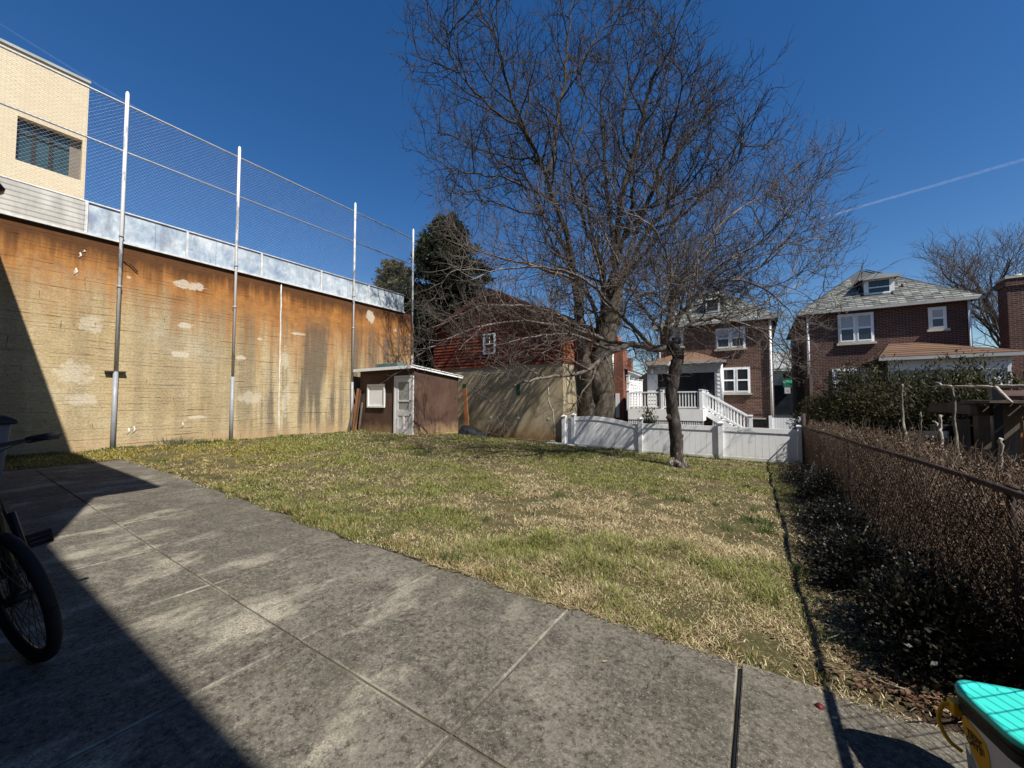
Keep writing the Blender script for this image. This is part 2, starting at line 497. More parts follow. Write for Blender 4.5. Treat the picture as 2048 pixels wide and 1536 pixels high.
def mk_tint(name, rough=.75, spec=.25, trans=.0):
    m = M_(name, rough, spec)
    c = m.attr('tint')
    m.color(c)
    if trans:
        t = m.n('ShaderNodeBsdfTranslucent'); m.l(c, t.inputs[0])
        mx = m.n('ShaderNodeMixShader'); mx.inputs[0].default_value = trans
        out = m.t.nodes['Material Output']
        m.l(m.b.outputs[0], mx.inputs[1]); m.l(t.outputs[0], mx.inputs[2]); m.l(mx.outputs[0], out.inputs[0])
    return m.m
MAT['grass'] = mk_tint('grass_blades', .7, .25, .25)
MAT['leaf'] = mk_tint('leaf_tint', .6, .3, .25)
MAT['glossleaf'] = mk_tint('glossy_leaf_tint', .48, .35, .1)

def mk_bark(name, c1, c2, pale, palefac, sc_=1.0, peel=False):
    m = M_(name, .9, .2)
    v = m.map((5*sc_, 5*sc_, 1.3*sc_))
    n1 = m.noise(2.2, 6, .7, v, .6); n2 = m.noise(1.0*sc_, 4, .6); n3 = m.noise(20, 4, .7)
    col = m.ramp(n1, (.32, c2), (.62, c1))
    if peel:
        z = m.sep()[2]
        low = m.ramp(m.math('ADD', z, .5), (.05, .95), (.85, .10), (1, 0))
        pk = m.ramp(m.noise(9, 5, .75, m.map((1.3,1.3,.5))), (.52, 0), (.62, 1))
        col = m.mix(m.math('MULTIPLY', pk, m.math('MAXIMUM', low, palefac)), col, pale)
    else:
        col = m.mix(m.ramp(n2, (.5, 0), (.65, palefac)), col, pale)
    m.color(col); m.bump(m.math('ADD', n1, m.math('MULTIPLY', n3, .4)), 1.0, .02)
    return m.m
MAT['bark1'] = mk_bark('dark_flaking_bark', (.065,.053,.045), (.014,.011,.009), (.48,.41,.34), .14, 1.3, True)
MAT['limb1'] = mk_bark('pale_branch_bark', (.19,.155,.13), (.055,.043,.037), (.36,.32,.28), .6, 1.5)
MAT['twig1'] = simple('pale_twig', (.15,.12,.10), (.045,.036,.031), 1.5, .8)
MAT['bark2'] = mk_bark('grey_brown_bark', (.125,.102,.074), (.032,.026,.020), (.19,.168,.118), .45, .8)
MAT['limb2'] = simple('dark_limb_bark', (.070,.054,.042), (.024,.019,.015), 1.1, .9, .6, 14, .01)
MAT['twig2'] = simple('dark_twig', (.060,.047,.041), (.026,.021,.018), 1.0, .85)
MAT['twig3'] = simple('far_twig', (.16,.125,.105), (.07,.055,.045), .4, .85)
MAT['stick'] = mk_bark('bleached_stick', (.50,.45,.38), (.20,.17,.14), (.62,.58,.50), .6, 2)
MAT['deadstick'] = mk_bark('mossy_stick', (.22,.20,.15), (.07,.06,.045), (.34,.33,.26), .6, 2)

def mk_white(name, base=.80, dirt=.35, zdirt=None):
    m = M_(name, .45, .4)
    n = m.noise(1.6, 5, .65); f = m.noise(18, 4, .7)
    col = m.ramp(n, (.3, (base*.90, base*.90, base*.88)), (.65, (base, base, base*.985)))
    if zdirt is not None:
        x, y, z = m.sep()
        low = m.math('ADD', m.math('MULTIPLY', m.math('SUBTRACT', z, zdirt), 3.0), m.math('MULTIPLY', m.noise(5, 4, .7), .7))
        col = m.mix(m.ramp(low, (.15, .8), (.75, 0)), col, (.33,.30,.19))
    run = m.noise(1.0, 4, .6, m.map((9, 9, .8)))
    col = m.mix(m.ramp(run, (.52, 0), (.75, dirt)), col, (.48,.46,.40))
    m.color(col)
    m.bump(f, .12, .003)
    return m.m
MAT['vinyl'] = mk_white('white_vinyl', .90, .14, -.36)
MAT['white'] = mk_white('white_paint', .86, .2)
MAT['oldwhite'] = mk_white('weathered_white_paint', .72, .75)
MAT['grey_trim'] = simple('plain_grey_trim', (.40,.40,.39), (.30,.30,.29), 2, .6)  # even mid grey for gutters, frieze, lantern and posts
MAT['cream'] = mk_white('cream_siding', .72, .3)

def mk_peel():
    m = M_('peeling_white_pipe', .6, .4)
    n = m.noise(1.0, 6, .7, m.map((14, 14, 2.6)))
    big = m.noise(1.0, 3, .5, m.map((.1,.4,.55)))
    f = m.ramp(m.math('ADD', n, m.math('MULTIPLY', m.math('SUBTRACT', big, .5), 1.0)), (.30, 0), (.40, 1))
    m.color(m.mix(f, (.30,.30,.31), (.78,.75,.71)))
    return m.m
MAT['peel'] = mk_peel()
MAT['galv'] = simple('galvanised_pipe', (.33,.34,.36), (.24,.245,.26), 6, .5, metal=.1)
MAT['wire'] = simple('galvanised_wire', (.40,.40,.41), (.28,.28,.29), 5, .45, metal=.2)
MAT['rustwire'] = simple('rusty_wire', (.075,.045,.032), (.04,.026,.02), 8, .7)
MAT['rustpipe'] = simple('rusty_pipe', (.055,.032,.025), (.022,.016,.014), 9, .8, .5)

def mk_panel():
    m = M_('chalky_blue_sheet', .62, .4)
    x, y, z = m.sep()
    n = m.noise(2.6, 6, .72, m.map((1,1,.8))); n2 = m.noise(1.0, 5, .7, m.comb(m.math('MULTIPLY', y, 5.0), m.math('MULTIPLY', z, 1.2), 0.0))
    col = m.ramp(n, (.34, (.20,.26,.35)), (.50, (.37,.43,.48)), (.66, (.58,.60,.61)))
    col = m.mix(m.ramp(n2, (.50, 0), (.68, .75)), col, (.20,.22,.25))
    far = m.ramp(m.math('DIVIDE', y, 12.0), (.70, 0), (.95, .8))
    col = m.mix(far, col, m.ramp(n, (.38, (.25,.27,.26)), (.62, (.66,.68,.64))))
    m.color(col); return m.m
MAT['panel'] = mk_panel()
MAT['parapet'] = simple('stained_parapet', (.56,.54,.48), (.33,.31,.28), 2.2, .9, .3, 20, stretch=(1,1.5,.5))
MAT['sillpaint'] = simple('chipped_white_angle', (.70,.69,.66), (.42,.41,.40), 7, .6)

def mk_wood(name, c1, c2, c3=None, axis='z', rough=.8, foot=None):
    m = M_(name, rough, .25)
    st = {'z': (14,14,.9), 'x': (.9,14,14), 'y': (14,.9,14)}[axis]
    n = m.noise(1.6, 6, .7, m.map(st), .4); b = m.noise(1.1, 4, .6)
    col = m.ramp(n, (.3, c2), (.68, c1))
    if c3: col = m.mix(m.ramp(b, (.42, 0), (.68, .8)), col, c3)
    if foot is not None:
        z = m.sep()[2]
        k = m.math('ADD', m.math('MULTIPLY', m.math('SUBTRACT', z, foot), 1.6), m.math('MULTIPLY', m.math('SUBTRACT', m.noise(4,4,.6), .5), 1.2))
        col = m.mix(m.ramp(k, (.05, .75), (.7, 0)), col, (.36,.24,.13))
    col = m.mix(1.0, col, m.ramp(m.rnd(), (0, .72), (1, 1.0)), 'MULTIPLY')
    m.color(col); m.bump(n, .5, .006)
    return m.m
MAT['shedwood'] = mk_wood('brown_stained_plywood', (.115,.062,.044), (.048,.027,.021), (.150,.092,.062), 'z', .75, .12)
MAT['redboard'] = mk_wood('red_clapboard', (.25,.060,.030), (.13,.030,.018), (.19,.070,.034), 'x', .75)
MAT['shake'] = mk_wood('orange_shake', (.56,.165,.062), (.38,.105,.045), (.48,.17,.08), 'z', .8)
MAT['plank'] = mk_wood('orange_plank', (.42,.17,.06), (.22,.085,.035), None, 'z')
MAT['rawlumber'] = mk_wood('yellow_lumber', (.55,.40,.20), (.34,.22,.10), None, 'y')
MAT['oldwood'] = mk_wood('grey_lumber', (.17,.135,.10), (.06,.047,.034), (.22,.19,.15), 'z')
MAT['oldwoodx'] = mk_wood('grey_lumber_flat', (.19,.15,.11), (.08,.06,.045), (.25,.22,.18), 'x')
MAT['roofdark'] = simple('dark_asphalt_shingle', (.060,.050,.045), (.03,.025,.024), 5, .95, .6, 40, .01)
MAT['roofbrown'] = simple('brown_asphalt_shingle', (.215,.128,.075), (.12,.066,.040), 4, .95, .6, 45, .01, stretch=(.5,2,2), perobj=.35)
def mk_slate():
    m = M_('weathered_slate', .7, .4)
    r = m.rnd(); n = m.noise(5, 5, .7); f = m.noise(14, 4, .7)
    col = m.ramp(r, (0, (.06,.068,.06)), (.35, (.115,.122,.108)), (.7, (.16,.165,.148)), (1, (.25,.25,.225)))
    col = m.mix(m.ramp(n, (.52, 0), (.68, .55)), col, (.36,.355,.33))
    col = m.mix(m.ramp(f, (.52, 0), (.7, .5)), col, (.07,.072,.065))
    m.color(col); m.bump(f, .4, .01); return m.m
MAT['slate'] = mk_slate()
MAT['slateback'] = simple('slate_bed', (.09,.09,.085), (.05,.05,.048), 3, .9)
def mk_glass(name, c=(.03,.035,.04), rough=.06):
    m = M_(name, rough, .6); n = m.noise(1.3, 2, .5)
    m.color(m.ramp(n, (.35, tuple(a*.6 for a in c)), (.7, c))); m.bump(m.noise(.9, 2, .5), .05, .02); return m.m
MAT['glass'] = mk_glass('dark_window_glass')
MAT['blueglass'] = mk_glass('blue_window_glass', (.035,.075,.085), .12)
MAT['blind'] = simple('window_blind', (.45,.47,.48), (.36,.38,.39), 3, .6)
MAT['frostglass'] = simple('dirty_door_glass', (.36,.37,.34), (.22,.23,.21), 8, .35)
MAT['black'] = simple('black_plastic', (.016,.016,.017), (.010,.010,.011), 6, .5)
MAT['rubber'] = simple('black_rubber', (.012,.012,.012), (.008,.008,.008), 20, .8)
MAT['blackmetal'] = simple('black_painted_metal', (.014,.014,.015), (.008,.008,.008), 5, .4)
MAT['chrome'] = simple('scuffed_steel', (.5,.5,.5), (.35,.35,.35), 10, .3, metal=.9)
MAT['tarp'] = simple('black_tarp', (.018,.020,.024), (.010,.011,.013), 5, .45, .5, 9, .02)
MAT['bingrey'] = simple('blue_grey_bin_plastic', (.12,.14,.17), (.09,.105,.13), 4, .5)
MAT['teal'] = simple('teal_plastic', (.045,.60,.50), (.040,.54,.45), 3, .35, spec=.5)
MAT['pailwhite'] = simple('white_pail_plastic', (.66,.67,.68), (.60,.61,.62), 3, .4)
MAT['yellow'] = simple('yellow_plastic', (.75,.44,.02), (.68,.38,.018), 4, .4)
MAT['label_yellow'] = simple('yellow_print', (.72,.40,.018), (.68,.37,.017), 4, .5)
MAT['label_grey'] = simple('grey_print', (.35,.42,.44), (.30,.37,.39), 4, .5)
MAT['print_black'] = simple('black_print', (.012,.012,.012), None, 3, .6)
MAT['greenpaint'] = simple('green_paint', (.025,.10,.055), (.018,.07,.04), 6, .6)
MAT['tealbox'] = simple('teal_grey_sheet', (.14,.23,.22), (.09,.16,.155), 3, .7)
MAT['awning'] = simple('green_awning', (.02,.20,.10), None, 3, .8)
MAT['signwhite'] = simple('white_sign', (.7,.68,.68), None, 3, .6)
MAT['redflag'] = simple('red_cloth', (.45,.04,.04), None, 3, .8)
MAT['sidinghouse'] = simple('house_siding', (.55,.50,.42), (.48,.44,.37), 2, .8)
MAT['jointfill'] = simple('soil_joint', (.13,.115,.08), (.035,.03,.022), 5, .95)
MAT['crack'] = simple('white_filler', (.72,.70,.64), (.5,.48,.42), 9, .9)
MAT['greyroof'] = simple('grey_roof', (.36,.37,.36), (.26,.27,.26), 3, .8)
MAT['stone'] = simple('field_stone', (.30,.27,.23), (.16,.14,.12), 6, .9, .5)
MAT['limestone'] = simple('limestone_sill', (.50,.46,.38), (.38,.34,.28), 5, .85)
MAT['leaflitter'] = mk_tint('dry_leaf_tint', .7, .3, .2)
MAT['grill'] = simple('black_cover', (.02,.02,.022), None, 3, .7)
# ------------------------------------------------------------------ the setting
def build_ground():
    xs = np.r_[[-900,-300,-120,-60,-35,-22,-16], np.arange(-13, 2.6, .25), [3,4,6,9,14,22,40,80,200,400,900]]
    ys = np.r_[[-900,-300,-80,-30,-12,-7], np.arange(-4.5, 14.6, .25), [15,16,18,20,24,30,40,60,120,300,900]]
    X, Y = np.meshgrid(xs, ys, indexing='ij')
    Z = gz(X.ravel(), Y.ravel()).reshape(X.shape)
    Z += (fbm(X, Y, 1.1, 3) - .5) * .06 * ((X > -13) & (X < 2.6) & (Y > 2.3) & (Y < 14.5))
    Z -= .10 * ((Y < 2.3) & (X > -10.4) & (X < 1.3) & (Y > -5))
    V = np.stack([X, Y, Z], -1).reshape(-1, 3)
    nx, ny = X.shape
    i, j = np.meshgrid(np.arange(nx-1), np.arange(ny-1), indexing='ij')
    F = np.stack([i*ny+j, (i+1)*ny+j, (i+1)*ny+j+1, i*ny+j+1], -1).reshape(-1, 4)
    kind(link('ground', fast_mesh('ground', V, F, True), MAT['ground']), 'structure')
build_ground()
def gsurf(x, y):
    return gz(x, y) + (fbm(np.atleast_1d(x), np.atleast_1d(y), 1.1, 3) - .5) * .06

# patio of separate concrete slabs
XJ = [-10.5,-9.7,-8.8,-7.7,-6.6,-5.5,-4.4,-3.28,-2.14,-1.05,-.11,1.02]
YJ = [-4.5,-3.4,-2.3,-1.15,.03,1.2,2.36]
def build_patio():
    bed = MB()
    for i in range(len(XJ)-1):
        for j in range(len(YJ)-1):
            q = [(XJ[i],YJ[j]),(XJ[i+1],YJ[j]),(XJ[i+1],YJ[j+1]),(XJ[i],YJ[j+1])]
            bed.add([(a,b,gz(a,b)-.011) for a,b in q], [(0,1,2,3)])
    pat = kind(bed.build('patio', MAT['jointfill']), 'structure')
    rr = random.Random(4)
    for i in range(len(XJ)-1):
        for j in range(len(YJ)-1):
            if YJ[j+1] < -1.2 and XJ[i] < -1.5: continue
            g = rr.uniform(.004,.007); c = .006
            x0,x1,y0,y1 = XJ[i]+g, XJ[i+1]-g, YJ[j]+g, YJ[j+1]-g
            if i == 10: x0 += .008
            dz = rr.uniform(-.003,.004)
            N = 7
            def edge(a, b):
                return [(a[0]+(b[0]-a[0])*t/N, a[1]+(b[1]-a[1])*t/N) for t in range(N)]
            ring = edge((x0,y0),(x1,y0))+edge((x1,y0),(x1,y1))+edge((x1,y1),(x0,y1))+edge((x0,y1),(x0,y0))
            cx, cy = (x0+x1)/2, (y0+y1)/2
            outer, inner = [], []
            for (a,b) in ring:
                far = j == len(YJ)-2 and b > y1-.01
                w = rr.uniform(-.0022,.0022) + (rr.uniform(-.05,.02) if far and x0 < -2.2 else 0)
                ux, uy = (1 if a>cx else -1), (1 if b>cy else -1)
                ex = 1 if abs(a-x0)<1e-6 or abs(a-x1)<1e-6 else 0
                ey = 1 if abs(b-y0)<1e-6 or abs(b-y1)<1e-6 else 0
                outer.append((a+ux*w*ex, b+uy*w*ey)); inner.append((a+ux*(w-c)*ex, b+uy*(w-c)*ey))
            n = len(ring)
            V = [(a,b,gz(a,b)-.02+dz) for a,b in outer]+[(a,b,gz(a,b)-.005+dz) for a,b in outer]+[(a,b,gz(a,b)+dz) for a,b in inner]
            F = []
            for k in range(n):
                k2=(k+1)%n
                F += [(k,k2,n+k2,n+k),(n+k,n+k2,2*n+k2,2*n+k)]
            F.append(tuple(range(2*n,3*n)))
            MB().add(V,F).build('slab', MAT['slab'], pat)
build_patio()
def crack():
    pts = []
    for px, py in ((1392,1279),(1352,1310),(1330,1337),(1300,1362),(1283,1388),(1262,1410)):
        r_ = ray(px, py); t_ = (CAM_H+.03)/(-r_[2])
        for _ in range(4): t_ = (CAM_H-gz(r_[0]*t_, r_[1]*t_))/(-r_[2])
        pts.append(np.array([r_[0]*t_, r_[1]*t_, 0]))
    P = []
    for a, b in zip(pts[:-1], pts[1:]):
        for k in range(6): P.append(a+(b-a)*k/6+np.append(rng.normal(0,.006,2),0))
    for p in P: p[2] = gz(p[0], p[1])+.001
    MB().tube(P, [float(rng.uniform(.0012,.003)) for _ in P], 5).build('crack_line', MAT['black'], bpy.data.objects['patio'])
crack()
jg = [(-.103,yv,gz(-.103,yv)-.0115) for yv in np.linspace(-1.1,2.34,12)]
MB().tube(jg, [float(rng.uniform(.0065,.009)) for _ in jg], 6).build('joint_gap', MAT['black'], bpy.data.objects['patio'])

# upper yard behind the retaining wall
t = MB().box(-60,-12.83,-40,11.62,-.6,4.88)
kind(t.build('terrace', simple('terrace_fill', (.25,.22,.17), None, 1, .95)), 'structure')

# ------------------------------------------------------------------ retaining wall with its fence
W = thing('retaining_wall', 'tall rust streaked tan concrete retaining wall along the lawn', 'wall', (-12.5,5,.1))
MB().box(-12.82,-12.5,-8,11.7,-.5,4.97).build('wall_face', MAT['retaining'], W)
p0, p1 = atX(563,566,-12.49), atX(557,876,-12.49)
jp = [p0+(p1-p0)*k/14 + np.array([0,random.uniform(-.012,.012),0]) for k in range(15)]
MB().tube(jp, [random.uniform(.014,.026) for _ in jp], 6).build('joint_strip', MAT['crack'], W)
for px,py,L in ((152,536,.16),(160,505,.12),(168,500,.05),(257,856,.14),(268,853,.16),(365,845,.12)):
    a = atX(px,py,-12.497); 
    MB().tube([a, a+np.array([0,.02,-L*.5]), a+np.array([0,-.02,-L])], [.012,.018,.008], 6).build('paint_drip', MAT['crack'], W)
a = atX(247,522,-12.48)
MB().tube([a, a+np.array([.03,.12,-.05]), a+np.array([.03,.2,-.14]), a+np.array([.01,.25,-.2])], .012, 6).build('loose_rod', MAT['rustpipe'], W)

FX = -12.43
F_ = thing('chain_link_fence', 'high galvanised chain link fence with steel skirt on the retaining wall', 'fence', (FX,5,4.97))
ZB, ZP, ZM, ZT = 4.97, 5.70, 7.16, 8.30
posts = [(atX(px,800,FX)[1]) for px in (229,464,704,823)]
for k, y in enumerate([posts[0]-3.2]+posts):
    zt = (8.6,8.6,8.6,8.62,8.72)[k]
    lowz = float(gz(-12.4,y))
    MB().tube([(FX,y,1.95 if k < 4 else 3.2),(FX,y,zt-.05),(FX,y,zt)], [.036,.036,.016], 12).build('post', MAT['peel'], F_)
    MB().cyl((FX,y,lowz-.2),(FX,y,1.95 if k < 4 else 3.2), .046, 14).build('post_sleeve', MAT['galv'], F_)
    if k == 1: MB().box(FX-.06,FX+.03,y-.17,y+.17,1.93,1.965).build('wall_clamp', MAT['rustpipe'], F_)
    for z in (ZB+.12, 3.9):
        MB().cyl((FX,y,z),(FX,y,z+.05), .046, 12).build('collar', MAT['galv'], F_)
Y0F, Y1F = -3.5, posts[-1]
FM = FX + .0
for name, z, r in (('top_rail',ZT,.024),('middle_rail',ZM,.022),('lower_rail',ZP+.01,.024)):
    y1 = Y1F if name != 'lower_rail' else atX(812,600,FX)[1]
    MB().cyl((FM-.05,Y0F,z),(FM-.05,y1,z), r, 8).build(name, MAT['wire'] if name!='lower_rail' else MAT['sillpaint'], F_)
def chain(x, ya, yb, za, zb, pitch, rad, name, parent, mat, sag=0.0, zfun=None):
    """two families of crossing diagonal wires clipped to the panel"""
    T = Tubes(); H = zb - za
    for s, off in ((1, rad*.9), (-1, -rad*.9)):
        k0 = ya - H if s > 0 else ya
        k1 = yb if s > 0 else yb + H
        c = k0
        while c < k1:
            # y = c + s*(z-za)
            lo, hi = 0.0, H
            if s > 0: lo, hi = max(0, ya-c), min(H, yb-c)
            else: lo, hi = max(0, c-yb), min(H, c-ya)
            if hi - lo > .03:
                n = 2 if zfun is None else 3
                zz = np.linspace(lo, hi, n)
                yy = c + s*zz
                P = np.stack([np.full(n, x+off), yy, za+zz + (zfun(yy) if zfun else 0)], -1)
                if sag: P[:,0] += sag*np.sin(P[:,1]*1.7)*.5
                T.add(P, rad, 3)
            c += pitch
    return kind(T.build(name, mat, parent), 'stuff')
chain(FX-.02, Y0F, Y1F, ZP+.02, ZM, .085, .0014, 'wire_mesh', F_, MAT['wire'])
chain(FX-.02, Y0F, Y1F, ZM, ZT, .085, .0014, 'wire_mesh', F_, MAT['wire'])
pj = [atX(px,500,FX)[1] for px in (170,375,525,645,740,811)]
rr = random.Random(2)
for a, b in zip(pj[:-1], pj[1:]):
    mid = (a+b)/2 + rr.uniform(-.3,.3)
    for u, w in ((a,mid),(mid,b)):
        MB().box(FX-.075+rr.uniform(-.004,.004),FX-.06,u+.004,w-.004,ZB+.04,ZP-.01).build('steel_panel', MAT['panel'], F_)
    MB().box(FX-.055,FX-.02,a-.025,a+.025,ZB+.03,ZP).build('panel_post', MAT['sillpaint'], F_)
o = MB().box(FX-.15,FX-.03,Y0F,pj[0]-.03,ZB+.02,ZP-.02).build('parapet', MAT['parapet'], F_)
o['label'] = 'stained pale concrete parapet section'
for k in range(6):
    MB().cyl((FX-.02,Y0F,ZB+.1+k*.105),(FX-.02,pj[0],ZB+.1+k*.105), .0022, 5).build('strand_wire', MAT['rustwire'], F_)
MB().box(FX-.08,FX+.0,Y0F,pj[-1],ZB-.01,ZB+.035).build('angle_iron', MAT['sillpaint'], F_)

# cream building above the wall
bx = -22.0
cor = atX(179,168,bx)
B_ = thing('cream_building', 'cream brick building behind the chain link fence', 'building', (bx,0,4.88))
b0, b1 = atX(35,236,bx), atX(136,345,bx)
yb2 = float(atX(163,330,bx)[1])
yb0, yb1 = float(b0[1]), float(b1[1])+.02
zw0, zw1 = float(b1[2])-.15, float(b0[2])+.1
yc, zt = float(cor[1]), float(cor[2])
wl = MB()
wl.box(bx-.4,bx,-14,yb0,4.9,zt); wl.box(bx-.4,bx,yb0,yc,zw1,zt); wl.box(bx-.4,bx,yb0,yc,4.9,zw0)
wl.box(bx-.4,bx-.0,yb2,yc,zw0,zw1)
wl.box(bx-9,bx-.402,yc-.4,yc-.003,4.9,zt-.004)
wl.build('wall', MAT['tanbrick'], B_)
MB().box(bx-9,bx-.4,-14,yc-.4,zt-.4,zt-.2).build('roof', MAT['greyroof'], B_)
MB().box(bx-.45,bx+.06,-14,yc+.03,zt,zt+.10).build('coping', MAT['greyroof'], B_)
wi = MB().box(bx-.32,bx-.26,yb0,yb1+.02,zw0,zw1).build('window', MAT['blueglass'], B_)
for f in (.33,.66):
    yy = yb0+(yb1-yb0)*f
    MB().box(bx-.258,bx-.22,yy-.05,yy+.05,zw0,zw1).build('mullion', MAT['blackmetal'], wi)
MB().box(bx-.258,bx-.22,yb0,yb1,zw0+1.1,zw0+1.16).build('mullion', MAT['blackmetal'], wi)
MB().box(bx-.38,bx-.255,yb1+.025,yb2,zw0,zw1).build('side_panel', simple('taupe_panel',(.18,.15,.12),None,3,.7), wi)

# ------------------------------------------------------------------ wooden shed
S = thing('shed', 'low brown plywood shed with white trimmed roof against the wall', 'shed', (-10.8,9.9,.15))
sx0, sx1, sy0, sy1 = -12.2, -9.42, 8.85, 11.05
zb_ = .16
zf, zk = 2.33, 2.12
MB().box(sx0,sx1,sy0,sy0+.06,zb_,zf).build('front_wall', MAT['shedwood'], S)
MB().prism([(sx1-.06,sy0+.06,zb_),(sx1-.06,sy1,zb_),(sx1-.06,sy1,zk),(sx1-.06,sy0+.06,zf)], (.06,0,0)).build('side_wall', MAT['shedwood'], S)
MB().prism([(sx0,sy0+.06,zb_),(sx0,sy1,zb_),(sx0,sy1,zk),(sx0,sy0+.06,zf)], (.06,0,0)).build('side_wall', MAT['shedwood'], S)
MB().box(sx0+.06,sx1-.06,sy1-.06,sy1,zb_,zk).build('back_wall', MAT['shedwood'], S)
for k in range(1,5):                                   # plywood seam battens
    yy = sy0+.06+k*.44
    MB().box(sx1,sx1+.004,yy-.004,yy+.004,zb_+.02,zf-.3).build('seam', MAT['shedwood'], S)
MB().box(sx1-.05,sx1+.012,sy0-.012,sy0+.05,zb_,zf-.03).build('corner_trim', MAT['shedwood'], S)
ro = .19
rf = [(sx0-.12,sy0-ro,zf+.02),(sx1+.07,sy0-ro,zf+.03),(sx1+.07,sy1+.14,zk+.0),(sx0-.12,sy1+.14,zk+.0)]
roof = MB().prism(rf, (0,0,.05)).build('roof', MAT['roofdark'], S)
MB().beam((sx0-.12,sy0-ro-.012,zf+.03),(sx1+.09,sy0-ro-.012,zf+.04), .02, .10).build('fascia', MAT['white'], roof)
MB().beam((sx1+.083,sy0-ro-.02,zf+.05),(sx1+.083,sy1+.16,zk+.02), .02, .07).build('fascia', MAT['white'], roof)
MB().beam((sx1+.10,sy0-ro-.02,zf+.10),(sx1+.10,sy1+.16,zk+.07), .03, .03).build('drip_edge', MAT['oldwhite'], roof)
# boarded window
a, b = atY(737,770,sy0-.01), atY(770,814,sy0-.01)
w = MB().box(a[0],b[0],sy0-.03,sy0-.005,b[2],a[2]).build('window', MAT['white'], S)
for q in ((a[0]-.02,a[0]+.05,b[2]-.02,a[2]+.02),(b[0]-.05,b[0]+.02,b[2]-.02,a[2]+.02),(a[0]+.05,b[0]-.05,a[2]-.05,a[2]+.02),(a[0]+.05,b[0]-.05,b[2]-.02,b[2]+.05)):
    MB().box(q[0],q[1],sy0-.055,sy0-.03,q[2],q[3]).build('frame', MAT['white'], w)
# door with panes
a, b = atY(790,752,sy0-.01), atY(827,868,sy0-.01)
dx0, dx1, dz0, dz1 = a[0], b[0], zb_-.02, a[2]
fr = MB(); fr.box(dx0,dx0+.07,sy0-.05,sy0-.002,dz0,dz1); fr.box(dx1-.07,dx1,sy0-.05,sy0-.002,dz0,dz1); fr.box(dx0+.07,dx1-.07,sy0-.05,sy0-.002,dz1-.07,dz1)
fr.build('door_frame', MAT['oldwhite'], S)
d0, d1 = dx0+.08, dx1-.08; dw = d1-d0; dh = dz1-.08-dz0
dr = MB()
def rail(u0,u1,v0,v1): dr.box(d0+dw*u0,d0+dw*u1,sy0-.04,sy0-.008,dz0+dh*v0,dz0+dh*v1)
rail(0,.16,0,1); rail(.84,1,0,1); rail(.16,.84,.93,1); rail(.16,.84,.0,.12); rail(.16,.84,.34,.44); rail(.16,.84,.585,.61); rail(.45,.55,.12,.34)
door = dr.build('door', MAT['oldwhite'], S)
for u0,u1,v0,v1,mm in ((.16,.84,.61,.93,'frostglass'),(.16,.84,.44,.585,'frostglass'),(.16,.45,.12,.34,'oldwhite'),(.55,.84,.12,.34,'oldwhite')):
    MB().box(d0+dw*u0,d0+dw*u1,sy0-.024,sy0-.016,dz0+dh*v0,dz0+dh*v1).build('pane' if v0>.4 else 'door_panel', MAT[mm], door)
for v in (.60,.36):
    MB().lathe((d0+dw*.94,sy0-.055,dz0+dh*v), [(.012,-.02),(.03,-.01),(.03,.01),(.012,.02)], 10).build('knob', MAT['black'], door)
# sill timbers
MB().box(sx1-.04,sx1+.09,sy0-.05,sy1-.1,.0,.145).build('sill_timber', MAT['rawlumber'], S)
MB().box(sx0+.3,sx1-.05,sy0-.07,sy0-.002,.02,.14).build('sill_timber', MAT['oldwoodx'], S)
# things on and around the shed
tb = MB().box(-11.9,-10.75,9.3,9.75,zf+.03,zf+.30).build('roof_box', MAT['tealbox'], None, .01)
tag(tb, 'flat teal grey box lying on the shed roof', 'box')
ld = [((-12.25,8.62),(-12.18,8.75),1.55,.10,'plank'),((-12.12,8.60),(-12.07,8.76),1.50,.09,'shedwood'),((-12.36,8.5),(-12.34,8.72),1.0,.08,'oldwood'),((-11.99,8.66),(-11.97,8.78),1.05,.06,'oldwood')]
for k,(p,q,h,wd,mm) in enumerate(ld):
    o = MB().beam((p[0],p[1],gz(*p)-.01),(q[0],q[1],gz(*p)+h), wd, .03, (0,1,0)).build('plank', MAT[mm])
    tag(o, ['tall orange brown plank leaning between fence post and shed','dark brown plank leaning next to the shed front corner',
            'short pale board leaning at foot of the fence post','short grey lath leaning on the shed wall'][k], 'plank', 'boards leaning beside the shed')
a = np.array([-9.15,11.35,gz(-9.15,11.35)])
o = MB().beam((-9.0,11.1,gz(-9,11.1)-.02),(-9.28,11.25,1.75), .17, .035, (0,1,0)).build('plank', MAT['plank'])
tag(o, 'orange plank leaning at back corner of the shed by the stucco wall', 'plank')
def lump(name, c, size, mat, seed, n=14, m_=9, rough=.18):
    mb = MB(); v=[]; f=[]
    r2 = np.random.default_rng(seed)
    for i in range(m_+1):
        th = math.pi*.5*i/m_
        for k in range(n):
            ph = 2*math.pi*k/n
            q = np.array([math.cos(ph)*math.cos(th), math.sin(ph)*math.cos(th), math.sin(th)])
            s = 1 + rough*(r2.random()-.5)*2*(1 if i<m_ else 0)
            v.append(np.array(c)+q*np.array(size)*s)
    for i in range(m_):
        for k in range(n): f.append((i*n+k,i*n+(k+1)%n,(i+1)*n+(k+1)%n,(i+1)*n+k))
    mb.add(v,f,False); return mb.build(name, mat)
cx, cy = -8.75, 10.9
v = [(-9.15,10.55,0),(-8.75,10.35,0),(-8.0,10.75,0),(-7.75,11.15,0),(-8.4,11.3,0),(-9.05,11.05,0)]
tp = [(-9.05,10.7,.27),(-8.8,10.6,.30),(-8.3,10.85,.12),(-7.95,11.1,.03),(-8.45,11.15,.16),(-8.95,10.98,.30)]
mb = MB(); mb.add([(a,b,gz(a,b)-.02) for a,b,c in v]+[(a,b,gz(a,b)+c*1.7) for a,b,c in tp], [tuple(range(6,12))]+[(i,(i+1)%6,6+(i+1)%6,6+i) for i in range(6)])
